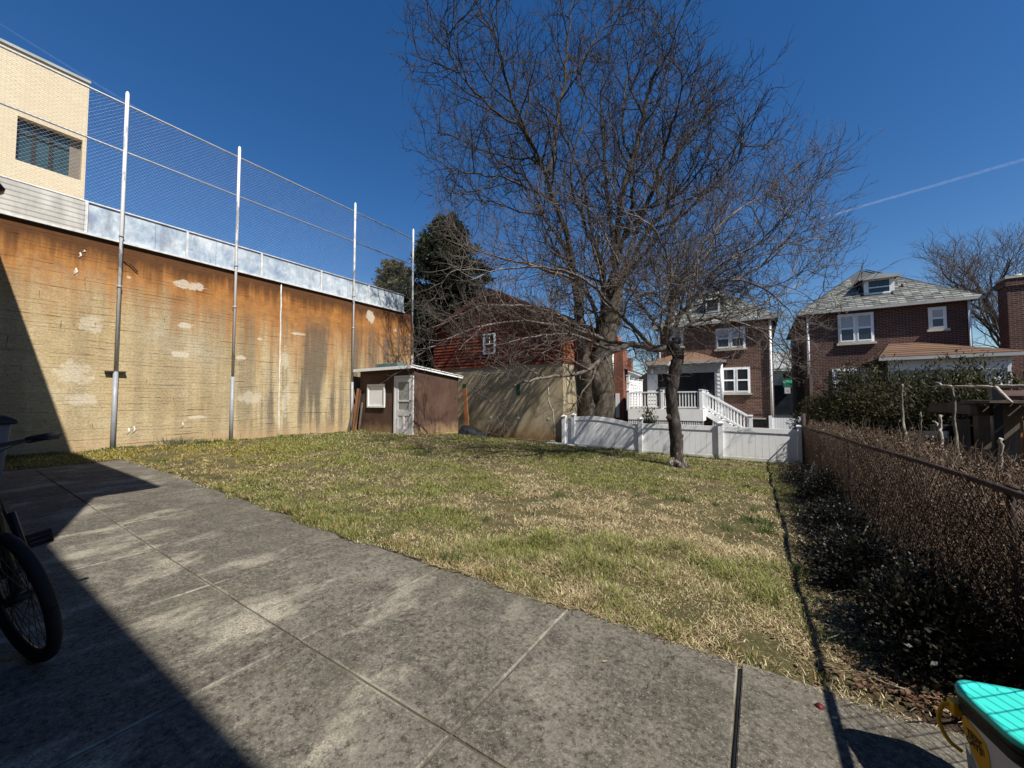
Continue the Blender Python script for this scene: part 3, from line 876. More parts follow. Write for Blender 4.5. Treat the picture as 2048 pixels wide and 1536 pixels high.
o = mb.build('tarp', MAT['tarp']); ss = o.modifiers.new('s','SUBSURF'); ss.levels = ss.render_levels = 3; ss.subdivision_type='CATMULL_CLARK'
tag(o, 'crumpled black tarp heap on the grass beside the shed', 'tarp')
a, b = atY(1095,889,12.0), atY(1172,889,12.2)
o = MB().beam((a[0],12.0,gz(a[0],12.0)+.03),(b[0],12.25,gz(b[0],12.25)+.03), .16, .03).build('board', MAT['oldwhite'])
tag(o, 'white painted board lying on the grass by the garage corner', 'board')
o = MB().beam((-8.2,12.35,gz(-8.2,12.35)+.03),(-6.3,12.45,gz(-6.3,12.45)+.04), .09, .05).build('board', MAT['oldwoodx'])
tag(o, 'thin weathered board lying along the foot of the stucco wall', 'board')
o = lump('stone', (-5.35,12.35,gz(-5.35,12.35)-.03), (.16,.12,.11), MAT['stone'], 3)
tag(o, 'small tan stone under the gap of the white fence', 'stone')
o = lump('stone', (-6.2,12.4,gz(-6.2,12.4)-.03), (.14,.12,.13), MAT['stone'], 5)
tag(o, 'rough brown stone at the corner of the stucco garage', 'stone')

# ------------------------------------------------------------------ garage: stucco below, red clapboard gable above
G = thing('garage', 'two storey garage with stained stucco base and red clapboard gable', 'garage', (-9.1,15.3,-.3))
gx0, gx1, gy0, gy1 = -12.25, -5.9, 12.7, 17.9
zs, ze, zp = 2.70, 4.28, 5.70
MB().box(gx0,gx1,gy0,gy1,-.7,zs).build('stucco_wall', MAT['stucco'], G)
xm = (gx0+gx1)/2
core = MB().prism([(gx0+.02,gy0+.02,zs),(gx1-.02,gy0+.02,zs),(gx1-.02,gy0+.02,ze),(xm,gy0+.02,zp),(gx0+.02,gy0+.02,ze)], (0,gy1-gy0-.04,0)).build('upper_wall', MAT['roofdark'], G)
wx0, wx1 = atY(969,700,gy0)[0], atY(990,700,gy0)[0]
wz0, wz1 = atY(980,707,gy0)[2], atY(980,669,gy0)[2]
ex = .132; z = zs-.05; rr = random.Random(8)
while z < zp-.08:
    def lim(zz):
        if zz <= ze: return gx0-.015, gx1+.015
        f = (zz-ze)/(zp-ze); return gx0+f*(xm-gx0), gx1-f*(gx1-xm)
    l0, r0 = lim(z); l1, r1 = lim(z+ex)
    cuts = [l0, r0]
    if r0-l0 > 2.5: cuts = [l0, l0+(r0-l0)*rr.uniform(.3,.7), r0]
    segs = []
    for a, b in zip(cuts[:-1], cuts[1:]):
        if z+ex > wz0 and z < wz1:
            if a < wx0-.03: segs.append((a, min(b, wx0)))
            if b > wx1+.03: segs.append((max(a, wx1), b))
        else: segs.append((a,b))
    for a, b in segs:
        if b-a < .05: continue
        au, bu = max(a, l1) if a == l0 else a, min(b, r1) if b == r0 else b
        if bu <= au: bu = au + .01
        y = gy0+.018
        t0 = .048+rr.uniform(-.004,.010); sag = rr.uniform(-.006,.006)
        V = [(a+.002,y,z),(b-.002,y,z),(b-.002,y-t0,z+sag),(a+.002,y-t0,z),(au+.002,y,z+ex+.01),(bu-.002,y,z+ex+.01),(bu-.002,y-.014,z+ex+.01),(au+.002,y-.014,z+ex+.01)]
        MB().add(V, [(0,3,2,1),(4,5,6,7),(3,7,6,2),(0,4,7,3),(1,2,6,5),(0,1,5,4)]).build('clapboard', MAT['redboard'], G)
    z += ex
# window in the gable
gw = MB().box(wx0+.03,wx1-.03,gy0-.005,gy0+.01,wz0+.03,wz1-.03).build('window', MAT['glass'], G)
wm = (wz0+wz1)/2
fr = MB()
for q in ((wx0-.04,wx0+.05,wz0-.03,wz1+.03),(wx1-.03,wx1+.04,wz0-.03,wz1+.03),(wx0+.05,wx1-.03,wz1-.02,wz1+.03),(wx0+.05,wx1-.03,wz0-.03,wz0+.03)):
    fr.box(q[0],q[1],gy0-.06,gy0-.012,q[2],q[3])
fr.build('frame', MAT['white'], gw)
MB().box(wx0+.05,wx1-.03,gy0-.045,gy0-.008,wm-.02,wm+.02).build('sash_bar', MAT['white'], gw)
MB().box((wx0+wx1)/2-.008,(wx0+wx1)/2+.012,gy0-.035,gy0-.008,wm+.02,wz1-.02).build('sash_bar', MAT['white'], gw)
# roof slopes and rake boards
th = .10
for sgn in (-1,1):
    xe = gx0-.28 if sgn < 0 else gx1+.28
    zed = ze-.28*(zp-ze)/(xm-gx0)
    MB().prism([(xe,gy0-.25,zed+.03),(xm,gy0-.25,zp+.03),(xm,gy0-.25,zp+.03+th),(xe,gy0-.25,zed+.03+th)], (0,gy1-gy0+.5,0)).build('roof', MAT['roofdark'], G)
    MB().prism([(xe,gy0-.28,zed-.08),(xm,gy0-.28,zp-.08),(xm,gy0-.28,zp+.10),(xe,gy0-.28,zed+.10)], (0,.025,0)).build('rake_board', MAT['redboard'], G)
# shingles on the sunlit side
proto = MB().prism([(0,0,0),(0,0,.165),(.012,0,.165),(.034,0,0)], (0,.205,0)).mesh('shingle'); proto.materials.append(MAT['shake'])
rr = random.Random(5)
row = 0; z = zs-.05
while z < ze-.1:
    y = gy0+.0-(.10 if row%2 else .0)
    first = True
    while y < gy1-.1:
        yy = max(y, gy0-.005); wdt = min(y+.213, gy1) - yy
        if wdt > .03:
            share('shingle', proto, G, (gx1-.02, yy+.003, z+rr.uniform(-.012,.012)), (0,0,0), (1+rr.uniform(-.2,.4), (wdt-.006)/.205, 1))
        y += .213
    z += .148; row += 1
MB().box(gx1-.0,gx1+.03,gy0-.035,gy0+.0,zs-.05,ze).build('corner_board', MAT['redboard'], G)
# slots, tie holes, crack
for px, p0, p1 in ((929,768,782),(1036,766,790)):
    a, b = atY(px-3,p0,gy0), atY(px+4,p1,gy0)
    MB().box(a[0],b[0],gy0-.012,gy0-.002,b[2],a[2]).build('vent_slot', MAT['greenpaint'], G)
for px, py in ((981,772),(981,801),(981,835),(1037,836),(1097,837)):
    c = atY(px,py,gy0-.004)
    MB().tube([c, c+np.array([0,-.012,0])], .045, 10).build('patch', MAT['crack'], G)
crk = [atY(px,py,gy0-.003) for px,py in ((1095,765),(1098,790),(1097,800),(1101,812),(1106,822),(1108,845),(1108,868))]
MB().tube(crk, .008, 5).build('crack_line', MAT['crack'], G)
# ------------------------------------------------------------------ white vinyl fence
V_ = thing('vinyl_fence', 'white vinyl privacy fence closing off the back of the lawn', 'fence', (-2,12.67,-.4))
FY = 12.67
vx = [-5.86, atY(1147,830,FY)[0], atY(1281,840,FY)[0], atY(1441,850,FY)[0], atY(1600,858,FY)[0]]
ptop = [.70,.76,.68,.62,.60]
ptops = [(.66,.66),(.72,.50),(.55,.545),(.54,.52)]
for x, zt in zip(vx, ptop):
    zg = float(gz(x, FY))
    MB().box(x-.065,x+.065,FY-.065,FY+.065,zg-.2,zt).build('post', MAT['vinyl'], V_, .004)
    cap = MB().add([(x-.085,FY-.085,zt),(x+.085,FY-.085,zt),(x+.085,FY+.085,zt),(x-.085,FY+.085,zt),(x-.085,FY-.085,zt+.03),(x+.085,FY-.085,zt+.03),(x+.085,FY+.085,zt+.03),(x-.085,FY+.085,zt+.03),(x,FY,zt+.07)],
        [(0,3,2,1),(0,1,5,4),(1,2,6,5),(2,3,7,6),(3,0,4,7),(4,5,8),(5,6,8),(6,7,8),(7,4,8)])
    cap.build('post_cap', MAT['vinyl'], V_)
for k in range(4):
    xa, xb = vx[k]+.067, vx[k+1]-.067
    ta, tb_ = ptops[k]
    def topz(x):
        f = (x-xa)/(xb-xa)
        if k == 1: return ta + .03*math.sin(min(f*2.2,1)*math.pi*.5) - (ta-tb_+.03)*(max(0,f-.25)/.75)**1.7
        return ta + (tb_-ta)*f
    N = 9
    for i in range(N):                                     # top rail in short lengths so it can arch
        u, w_ = xa+(xb-xa)*i/N, xa+(xb-xa)*(i+1)/N
        if k == 1 or i == 0:
            if k != 1: u, w_ = xa, xb
            MB().prism([(u,FY-.028,topz(u)-.13),(w_,FY-.028,topz(w_)-.13),(w_,FY-.028,topz(w_)),(u,FY-.028,topz(u))], (0,.056,0)).build('top_rail', MAT['vinyl'], V_)
    n = max(2, round((xb-xa)/.152)); pw = (xb-xa)/n
    for i in range(n):
        u, w_ = xa+pw*i+.0025, xa+pw*(i+1)-.0025
        zg = float(gz((u+w_)/2, FY)) - (-.06 if (k == 1 and i < 6) else .06)
        MB().box(u,w_,FY-.011,FY+.011,zg,topz((u+w_)/2)-.12).build('picket', MAT['vinyl'], V_)
    if k: MB().box(xa,xb,FY-.02,FY+.024,float(gz((xa+xb)/2,FY))+.02,float(gz((xa+xb)/2,FY))+.11).build('bottom_rail', MAT['vinyl'], V_)
MB().tube([(vx[0]+.17,FY-.05,.3),(vx[0]+.17,FY-.08,.28),(vx[0]+.17,FY-.05,.2)], .012, 6).build('gate_latch', MAT['black'], V_)

# ------------------------------------------------------------------ houses
def dh_window(parent, x0, x1, z0, z1, Y, n=1, sill=True, blind=True):
    """double hung sashes in a wall facing the camera (-Y)"""
    w = MB().box(x0-.07,x1+.07,Y-.045,Y-.003,z0-.07,z1+.09).build('window', MAT['white'], parent)
    pw = (x1-x0)/n
    for i in range(n):
        a, b = x0+i*pw+(.05 if i else 0), x0+(i+1)*pw-(.05 if i<n-1 else 0)
        zm = (z0+z1)/2
        for lo, hi, off in ((z0,zm,.060),(zm,z1,.050)):
            MB().box(a+.03,b-.03,Y-off-.004,Y-.048,lo+.04,hi-.03).build('pane', MAT['blind'] if blind and lo>=zm else MAT['glass'], w)
            s = MB()
            for q in ((a,a+.04,lo,hi),(b-.04,b,lo,hi),(a+.04,b-.04,hi-.035,hi),(a+.04,b-.04,lo,lo+.045)):
                s.box(q[0],q[1],Y-off-.025,Y-.046,q[2],q[3])
            s.build('sash', MAT['white'], w)
    if sill: MB().box(x0-.14,x1+.14,Y-.13,Y-.002,z0-.17,z0-.073).build('sill', MAT['limestone'], w)
    return w

def slate_roof(parent, P0, P1, apexL, apexR, cols, rows, mat, seed, holes=()):
    """front slope: eave P0-P1 up to ridge apexL-apexR, laid with separate slates"""
    P0,P1,AL,AR = map(np.asarray,(P0,P1,apexL,apexR))
    rr = random.Random(seed)
    nrm = np.cross(P1-P0, AL-P0); nrm = nrm/np.linalg.norm(nrm)
    for i in range(rows):
        f0, f1 = i/rows, min(1,(i+1.22)/rows)
        L0, R0 = P0+(AL-P0)*f0, P1+(AR-P1)*f0
        wtot = np.linalg.norm(R0-L0); n = max(1, round(cols*wtot/np.linalg.norm(P1-P0)))
        L1, R1 = P0+(AL-P0)*f1, P1+(AR-P1)*f1
        off = .5 if i%2 else 0
        for k in range(-1, n+1):
            u0, u1 = max(0,(k+off)/n), min(1,(k+1+off)/n)
            if u1-u0 < .1/n: continue
            def q(u, top):
                x = (L0+(R0-L0)*u)
                if top:
                    y = x + (AL-P0 - (R0-L0)/wtot*np.dot(AL-P0,(R0-L0)/wtot))*(f1-f0)
                    lo, hi = L1, R1
                    e = (R0-L0)/wtot
                    s = np.clip(np.dot(y-lo,e),0,max(0,np.dot(hi-lo,e)))
                    return lo+e*s
                return x
            g = .006/max(wtot,.1)
            a,b,c,d = q(u0+g,0),q(u1-g,0),q(u1-g,1),q(u0+g,1)
            m = (a+b+c+d)/4
            if any(h[0]<m[0]<h[1] and h[2]<m[2]<h[3] for h in holes): continue
            t0 = .035+rr.uniform(-.006,.012); j = rr.uniform(-.015,.012)
            dn = (a-d)/(np.linalg.norm(a-d)+1e-9)*j
            MB().add([a+dn,b+dn,c,d,a+dn+nrm*t0,b+dn+nrm*t0,c+nrm*.012,d+nrm*.012],[(0,3,2,1),(4,5,6,7),(0,1,5,4),(1,2,6,5),(2,3,7,6),(3,0,4,7)]).build('slate', mat, parent)

def hip_roof(parent, x0, x1, y0, y1, ze_, za, ya, yb, name='roof', mat=None):
    xm_ = (x0+x1)/2
    return MB().add([(x0,y0,ze_),(x1,y0,ze_),(x1,y1,ze_),(x0,y1,ze_),(xm_,ya,za),(xm_,yb,za)],
        [(0,3,2,1),(0,1,4),(1,2,5,4),(2,3,5),(3,0,4,5)]).build(name, mat or MAT['slateback'], parent)

HY = 23.5
# ---- right hand house
hr = thing('brick_house', 'brown brick house with slate hip roof and dormer on the right', 'house', (4.8,28,-.6))
rx0, rx1 = 2.02, 7.52
ZE = 5.46
MB().box(rx0,rx1,HY,HY+9,-1.2,ZE).build('wall', MAT['brick2'], hr)
rr_roof = hip_roof(hr, rx0-.28, rx1+.28, HY-.28, HY+9.3, ZE+.02, 8.05, HY+3.0, HY+6)
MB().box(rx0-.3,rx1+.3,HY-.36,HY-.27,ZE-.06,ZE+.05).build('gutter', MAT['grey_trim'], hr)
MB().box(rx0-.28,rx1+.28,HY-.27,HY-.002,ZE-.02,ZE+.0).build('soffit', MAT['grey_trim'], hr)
xmr = (rx0+rx1)/2
slate_roof(rr_roof, (rx0-.29,HY-.33,ZE+.03), (rx1+.29,HY-.33,ZE+.03), (xmr,HY+3.0,8.09), (xmr,HY+3.0,8.09), 22, 23, MAT['slate'], 3, holes=((4.15,5.45,6.1,9),))
# ridge caps
for a, b in (((rx0-.28,HY-.28,ZE+.06),(xmr,HY+3,8.12)),((rx1+.28,HY-.28,ZE+.06),(xmr,HY+3,8.12))):
    b = tuple(u_+(v_-u_)*.965 for u_, v_ in zip(a, b)); MB().beam(a,b,.10,.04).build('ridge_cap', MAT['slateback'], rr_roof)
# dormer
dY = HY+.75
dz = lambda y: ZE + (y-(HY-.28))*(8.05-ZE)/3.28
dxa, dxb = atY(1729,580,dY)[0], atY(1787,580,dY)[0]
dzb, dzt = dz(dY)-.02, atY(1757,556,dY)[2]
dm = MB().box(dxa,dxb,dY,dY+2.2,dzb,dzt).build('dormer', MAT['slate'], rr_roof)
MB().box(dxa-.03,dxa+.14,dY-.04,dY-.002,dzb,dzt).build('dormer_trim', MAT['white'], rr_roof)
MB().box(dxb-.14,dxb+.03,dY-.04,dY-.002,dzb,dzt).build('dormer_trim', MAT['white'], rr_roof)
MB().box(dxa+.14,dxb-.14,dY-.04,dY-.002,dzt-.12,dzt).build('dormer_trim', MAT['white'], rr_roof)
wd = MB().box(dxa+.14,dxb-.14,dY-.02,dY-.003,dzb,dzt-.12).build('dormer_window', MAT['glass'], rr_roof)
zz = (dzb+dzt-.12)/2
sp = dzb+.08
MB().box(dxa+.14,dxb-.14,dY-.06,dY-.021,dzb,dzb+.08).build('dormer_sill', MAT['white'], rr_roof)
MB().box(dxa+.14,dxb-.14,dY-.05,dY-.021,zz-.02,zz+.03).build('dormer_sash', MAT['white'], rr_roof)
dc = (dxa+dxb)/2
MB().add([(dxa-.22,dY-.28,dzt),(dxb+.22,dY-.28,dzt),(dxb+.22,dY+2.4,dzt),(dxa-.22,dY+2.4,dzt),(dc,dY+.45,dzt+.36),(dc,dY+2.4,dzt+.36)],
    [(0,3,2,1),(0,1,4),(1,2,5,4),(2,3,5),(3,0,4,5)]).build('dormer_roof', simple('dormer_slate', (.15,.155,.145), (.08,.083,.078), 9, .8, .4, 20, .01), rr_roof)
MB().box(dxa-.24,dxb+.24,dY-.31,dY-.27,dzt-.09,dzt+.02).build('dormer_fascia', MAT['grey_trim'], rr_roof)
MB().cyl((dxb+.35,dY+.2,dz(dY+.2)-.05),(dxb+.35,dY+.2,dz(dY+.2)+.22),.05,8).build('vent_pipe', MAT['black'], rr_roof)
a, b = atY(1676,632,HY), atY(1746,681,HY)
dh_window(hr, a[0]+.05, b[0]-.03, b[2]+.02, a[2]-.05, HY, 2)
a, b = atY(1858,618,HY), atY(1890,655,HY)
dh_window(hr, a[0]+.03, b[0]-.02, b[2]+.02, a[2]-.04, HY, 1)
a, b = atY(1668,742,HY), atY(1740,790,HY)
dh_window(hr, a[0], b[0], b[2], a[2], HY, 2)
MB().cyl((rx0+.12,HY-.07,2.55),(rx0+.12,HY-.07,ZE-.05),.05,8).build('downpipe', MAT['white'], hr)
MB().box(rx0+.12,rx0+.24,HY-.14,HY-.04,-.6,2.5).build('corner_post', MAT['oldwood'], hr)
MB().cyl((rx1-.06,HY-.07,-.6),(rx1-.06,HY-.07,ZE-.05),.05,8).build('downpipe', MAT['white'], hr)
MB().box(rx0-.02,rx0+.9,HY+.9,HY+1.2,2.15,2.3).build('side_canopy', MAT['white'], hr)
# rear porch
px0, px1, py0 = 4.45, 7.55, 21.0
pz = 2.95
pr = MB().add([(px0-.35,py0-.35,pz),(px1+.35,py0-.35,pz),(px1+.35,HY-.003,pz),(px0-.35,HY-.003,pz),(5.0,HY-.005,3.75),(5.9,HY-.005,3.75)],
    [(0,3,2,1),(0,1,5,4),(1,2,5),(2,3,4,5),(3,0,4)]).build('porch_roof', MAT['roofbrown'], hr)
for i in range(7):                                  # shingle courses
    f0 = i/7; 
    A0 = np.array([px0-.36,py0-.37,pz+.03]); A1 = np.array([px1+.36,py0-.37,pz+.03]); T0 = np.array([5.0,HY-.03,3.79]); T1 = np.array([5.9,HY-.03,3.79])
    L0,R0 = A0+(T0-A0)*f0, A1+(T1-A1)*f0; L1,R1 = A0+(T0-A0)*(f0+.16), A1+(T1-A1)*(f0+.16)
    MB().add([L0,R0,R1-np.array([0,0,.02]),L1-np.array([0,0,.02]),L0+np.array([0,0,.025]),R0+np.array([0,0,.025]),R1,L1],[(0,3,2,1),(4,5,6,7),(0,1,5,4),(1,2,6,5),(2,3,7,6),(3,0,4,7)]).build('shingle_course', MAT['roofbrown'], pr)
MB().box(px0-.36,px1+.36,py0-.40,py0-.345,pz-.10,pz+.02).build('porch_gutter', MAT['grey_trim'], hr)
MB().box(px0,px1,py0,py0+.12,2.45,pz-.02).build('porch_beam', MAT['cream'], hr)
for x in (px0,px0+1.35,px1-.62):
    MB().box(x,x+.10,py0+.002,py0+.11,-.6,2.45).build('porch_post', MAT['cream'], hr)
for k in range(14):
    z0 = -.5+k*.21
    MB().prism([(px1-.50,py0+.02,z0),(px1-.50,py0+.05,z0+.2),(px1-.50,py0+.10,z0+.2),(px1-.50,py0+.10,z0)],(.48,0,0)).build('siding', MAT['cream'], hr)
MB().box(px1-.02,px1+.08,py0-.01,py0+.12,-.6,pz-.02).build('corner_board', MAT['cream'], hr)
MB().box(px0+.1,px1-.62,py0+.15,py0+.2,.9,2.44).build('porch_glass', MAT['glass'], hr)
MB().box(px0,px1-.05,py0+.12,py0+.2,-.6,.9).build('porch_wall', MAT['cream'], hr)
MB().box(px1-.5,px1-.01,py0+.12,HY-.003,-.6,2.44).build('porch_side', MAT['cream'], hr)

# ---- middle house
hm = thing('brick_house', 'brown brick house behind the white deck and the bare trees', 'house', (-2,28,-.6))
mx0, mx1 = atY(1318,700,HY)[0], atY(1546,700,HY)[0]
MB().box(mx0,mx1,HY,HY+9,-1.2,ZE).build('wall', MAT['brick'], hm)
for z in (2.95,1.42,.55):
    MB().box(mx0+2.9,mx1-.3,HY-.012,HY-.002,z,z+.05).build('brick_course', MAT['brick2'], hm)
mr = hip_roof(hm, mx0-.28, mx1+.28, HY-.28, HY+9.3, ZE+.02, 8.05, HY+3.0, HY+6)
xmm = (mx0+mx1)/2
slate_roof(mr, (mx0-.29,HY-.33,ZE+.03), (mx1+.29,HY-.33,ZE+.03), (xmm,HY+3.0,8.09), (xmm,HY+3.0,8.09), 14, 11, MAT['slate'], 9)
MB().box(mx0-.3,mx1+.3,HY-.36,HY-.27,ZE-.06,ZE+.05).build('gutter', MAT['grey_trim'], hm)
MB().box(xmm-.45,xmm+.55,HY+.5,HY+2.2,6.05,7.1).build('dormer', MAT['slate'], mr)
MB().box(xmm-.3,xmm+.4,HY+.46,HY+.497,6.2,7.0).build('dormer_window', MAT['white'], mr)
MB().box(xmm-.2,xmm+.3,HY+.44,HY+.458,6.3,6.9).build('dormer_pane', MAT['glass'], mr)
a, b = atY(1434,661,HY), atY(1488,693,HY); dh_window(hm, a[0], b[0], b[2], a[2], HY, 2)
a, b = atY(1342,658,HY), atY(1364,690,HY); dh_window(hm, a[0], b[0], b[2], a[2], HY, 1)
a, b = atY(1446,739,HY), atY(1498,783,HY); dh_window(hm, a[0], b[0], b[2], a[2], HY, 2, True, False)
a, b = atY(1503,838,HY), atY(1530,852,HY); MB().box(a[0],b[0],HY-.03,HY-.002,b[2],a[2]).build('basement_window', MAT['glass'], hm)
MB().box(a[0]-.05,b[0]+.05,HY-.05,HY-.002,a[2],a[2]+.07).build('lintel', MAT['limestone'], hm)
xd = atY(1541,700,HY-.08)[0]
MB().cyl((xd,HY-.08,-.6),(xd,HY-.08,ZE-.06),.055,8).build('downpipe', MAT['white'], hm)
xd = atY(1319,700,HY-.08)[0]
MB().cyl((xd,HY-.08,3.0),(xd,HY-.08,ZE-.06),.05,8).build('downpipe', MAT['white'], hm)
# enclosed porch
qY = 22.0
qx0, qx1 = atY(1294,730,qY)[0], atY(1441,730,qY)[0]
qz = 3.28
qr = MB().add([(qx0-.25,qY-.3,qz),(qx1+.25,qY-.3,qz),(qx1+.25,HY-.003,qz),(qx0-.25,HY-.003,qz),(qx0+1.5,HY-.005,3.98),(qx1-1.4,HY-.005,3.98)],
    [(0,3,2,1),(0,1,5,4),(1,2,5),(2,3,4,5),(3,0,4)]).build('porch_roof', MAT['roofbrown'], hm)
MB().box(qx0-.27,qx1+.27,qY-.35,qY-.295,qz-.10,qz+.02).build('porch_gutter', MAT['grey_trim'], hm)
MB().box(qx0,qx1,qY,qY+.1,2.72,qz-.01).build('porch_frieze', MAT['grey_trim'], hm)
for k in range(10):
    z0 = .7+k*.2
    for u0,u1 in ((qx0,qx0+.55),(qx1-.28,qx1)):
        MB().prism([(u0,qY+.0,z0),(u0,qY+.03,z0+.2),(u0,qY+.09,z0+.2),(u0,qY+.09,z0)],(u1-u0,0,0)).build('siding', MAT['cream'], hm)
MB().box(qx1-.28,qx1-.005,qY+.1,HY-.003,.6,qz-.02).build('porch_side', MAT['cream'], hm)
MB().box(qx0,qx0+.05,qY+.1,HY-.003,.6,qz-.02).build('porch_side', MAT['cream'], hm)
MB().box(qx0+.55,qx1-.28,qY+.06,qY+.1,.9,2.72).build('porch_glass', MAT['glass'], hm)
for x in (qx0+.55,qx0+1.25,qx0+1.35,qx0+2.5,qx1-.36):
    MB().box(x,x+.06,qY+.02,qY+.058,.9,2.72).build('door_frame', MAT['blackmetal'], hm)
for x in (qx1+.02,qx1+.05):
    MB().cyl((x,qY-.12,.9),(x,qY-.12,3.1),.06,10).build('porch_column', MAT['white'], hm)
MB().lathe((qx0+.3,qY-.1,2.75),[(.03,0),(.07,.03),(.06,.2),(.02,.27)],8).build('porch_lamp', MAT['white'], hm)

# deck
D = thing('deck', 'white railed timber deck with stairs behind the vinyl fence', 'deck', (-3.7,20,-.5))
DY = 19.0
kx0, kx1 = atY(1256,783,DY)[0], atY(1404,783,DY)[0]
zr, zd = atY(1330,783,DY)[2], atY(1330,818,DY)[2]
MB().box(kx0,kx1,DY,qY,zd-.06,zd).build('deck_floor', MAT['oldwoodx'], D)
MB().box(kx0,kx1,DY-.03,DY-.002,zd-.52,zd+.01).build('fascia', MAT['white'], D)
MB().box(kx1+.002,kx1+.03,DY-.03,20.2,zd-.52,zd+.01).build('fascia', MAT['white'], D)
def railing(p, q, post0=True, post1=True):
    p, q = np.array(p, float), np.array(q, float); L = np.linalg.norm((q-p)[:2])
    h = zr-zd
    MB().beam(p+np.array([0,0,h-.03]), q+np.array([0,0,h-.03]), .09, .06).build('hand_rail', MAT['white'], D)
    MB().beam(p+np.array([0,0,.09]), q+np.array([0,0,.09]), .05, .06).build('bottom_rail', MAT['white'], D)
    n = max(2, int(L/.125))
    for i in range(1, n):
        c = p+(q-p)*i/n
        MB().box(c[0]-.021,c[0]+.021,c[1]-.021,c[1]+.021,c[2]+.1,c[2]+h-.06).build('baluster', MAT['white'], D)
    for on, c in ((post0,p),(post1,q)):
        if on:
            MB().box(c[0]-.065,c[0]+.065,c[1]-.065,c[1]+.065,c[2]-.1,c[2]+h+.05).build('post', MAT['white'], D)
            MB().box(c[0]-.085,c[0]+.085,c[1]-.085,c[1]+.085,c[2]+h+.05,c[2]+h+.085).build('post_cap', MAT['white'], D)
kxm = atY(1324,783,DY)[0]
railing((kx0,DY+.05,zd),(kxm,DY+.05,zd)); railing((kxm,DY+.05,zd),(kx1-.05,DY+.05,zd), False)
railing((kx1-.05,DY+.05,zd),(kx1-.05,20.1,zd), False)
railing((kx1-.05,21.2,zd),(kx1-.05,qY,zd), True, False)
sxe = atY(1501,833,20.1)[0]
zse = atY(1501,835,20.1)[2]-(zr-zd)
railing((kx1-.05,20.1,zd),(sxe,20.1,zse), False); railing((kx1-.05,21.2,zd),(sxe,21.2,zse), False)
n = 7
for i in range(n):
    x = kx1+(sxe-kx1)*i/n; zz = zd+(zse-zd)*(i+1)/n
    MB().box(x,x+(sxe-kx1)/n+.02,20.15,21.15,zz-.03,zz).build('tread', MAT['white'], D)
    MB().box(x,x+.02,20.15,21.15,zz,zz+(zd-zse)/n-.032).build('riser', MAT['white'], D)
MB().beam((kx1,20.1,zd-.17),(sxe,20.1,zse-.17),.03,.25).build('stringer', MAT['white'], D)
def lattice(x0,x1,y,z0,z1):
    la = MB()
    x = x0
    while x < x1: la.box(x,x+.035,y-.012,y-.004,z0,z1); x += .09
    z = z0
    while z < z1: la.box(x0,x1,y-.003,y+.005,z,z+.03); z += .085
    la.build('lattice', MAT['white'], D)
for f0, f1 in ((.0,.26),(.36,.62),(.70,.97)):
    lattice(kx0+(kx1-kx0)*f0, kx0+(kx1-kx0)*f1, DY, -.6, zd-.53)
lattice(kx1+.3, kx1+1.0, 20.12, -.6, .35)
for f in (.27,.63,.98):
    MB().box(kx0+(kx1-kx0)*f-.05,kx0+(kx1-kx0)*f+.1,DY+.0,DY+.1,-.6,zd-.525).build('support_post', MAT['grey_trim'], D)
# privacy screen on the deck
Pv = thing('privacy_screen', 'white slatted privacy screen at left end of the deck', 'screen', (kx0,20.5,zd))
for k, y in enumerate((19.15,20.0,20.85,21.7)):
    MB().box(kx0-.10,kx0+.03,y-.06,y+.06,zd,zd+1.5+(.12 if k==0 else 0)).build('post', MAT['white'], Pv)
    MB().box(kx0-.12,kx0+.05,y-.08,y+.08,zd+1.5+(.12 if k==0 else 0),zd+1.54+(.12 if k==0 else 0)).build('post_cap', MAT['white'], Pv)
for k in range(10):
    MB().box(kx0-.05,kx0-.02,19.15,21.7,zd+.06+k*.14,zd+.06+k*.14+.115).build('slat', MAT['white'], Pv)
gr = MB().lathe((kx0+1.5,19.9,zd), [(.34,0),(.36,.5),(.40,.75),(.36,.92),(.22,1.02),(.05,1.05)], 18).build('grill', MAT['grill'])
gr.scale = (1,1,1); tag(gr, 'round topped black covered grill standing on the deck', 'grill')
# lamp post behind the near trunk
L_ = thing('lamp_post', 'white lantern lamp post seen beside the dark tree trunk', 'lamp', (-2.55,14.5,-.5))
lp = atY(1340,738,14.5); lx, lz = float(lp[0]), float(lp[2])
MB().cyl((lx,14.5,-.6),(lx,14.5,lz-.2),.035,10).build('post', MAT['white'], L_)
MB().lathe((lx,14.5,lz-.2),[(.05,0),(.16,.03),(.16,.05),(.13,.06),(.15,.26),(.17,.27),(.20,.29),(.10,.37),(.03,.42),(.02,.47)],8).build('lantern', MAT['grey_trim'], L_)
# gate in the gap between the houses
vg = thing('vinyl_gate', 'short white vinyl fence panel between the two brick houses', 'fence', (1.3,19.5,-.5))
gxs = [atY(px,840,19.5)[0] for px in (1541,1600)]
gzt = atY(1570,836,19.5)[2]
for x in gxs: MB().box(x-.06,x+.06,19.44,19.56,-.8,gzt+.08).build('post', MAT['vinyl'], vg)
n = 9
for i in range(n):
    u = gxs[0]+.06+(gxs[1]-gxs[0]-.12)*i/n
    MB().box(u+.003,u+(gxs[1]-gxs[0]-.12)/n-.003,19.49,19.51,-.8,gzt).build('picket', MAT['vinyl'], vg)

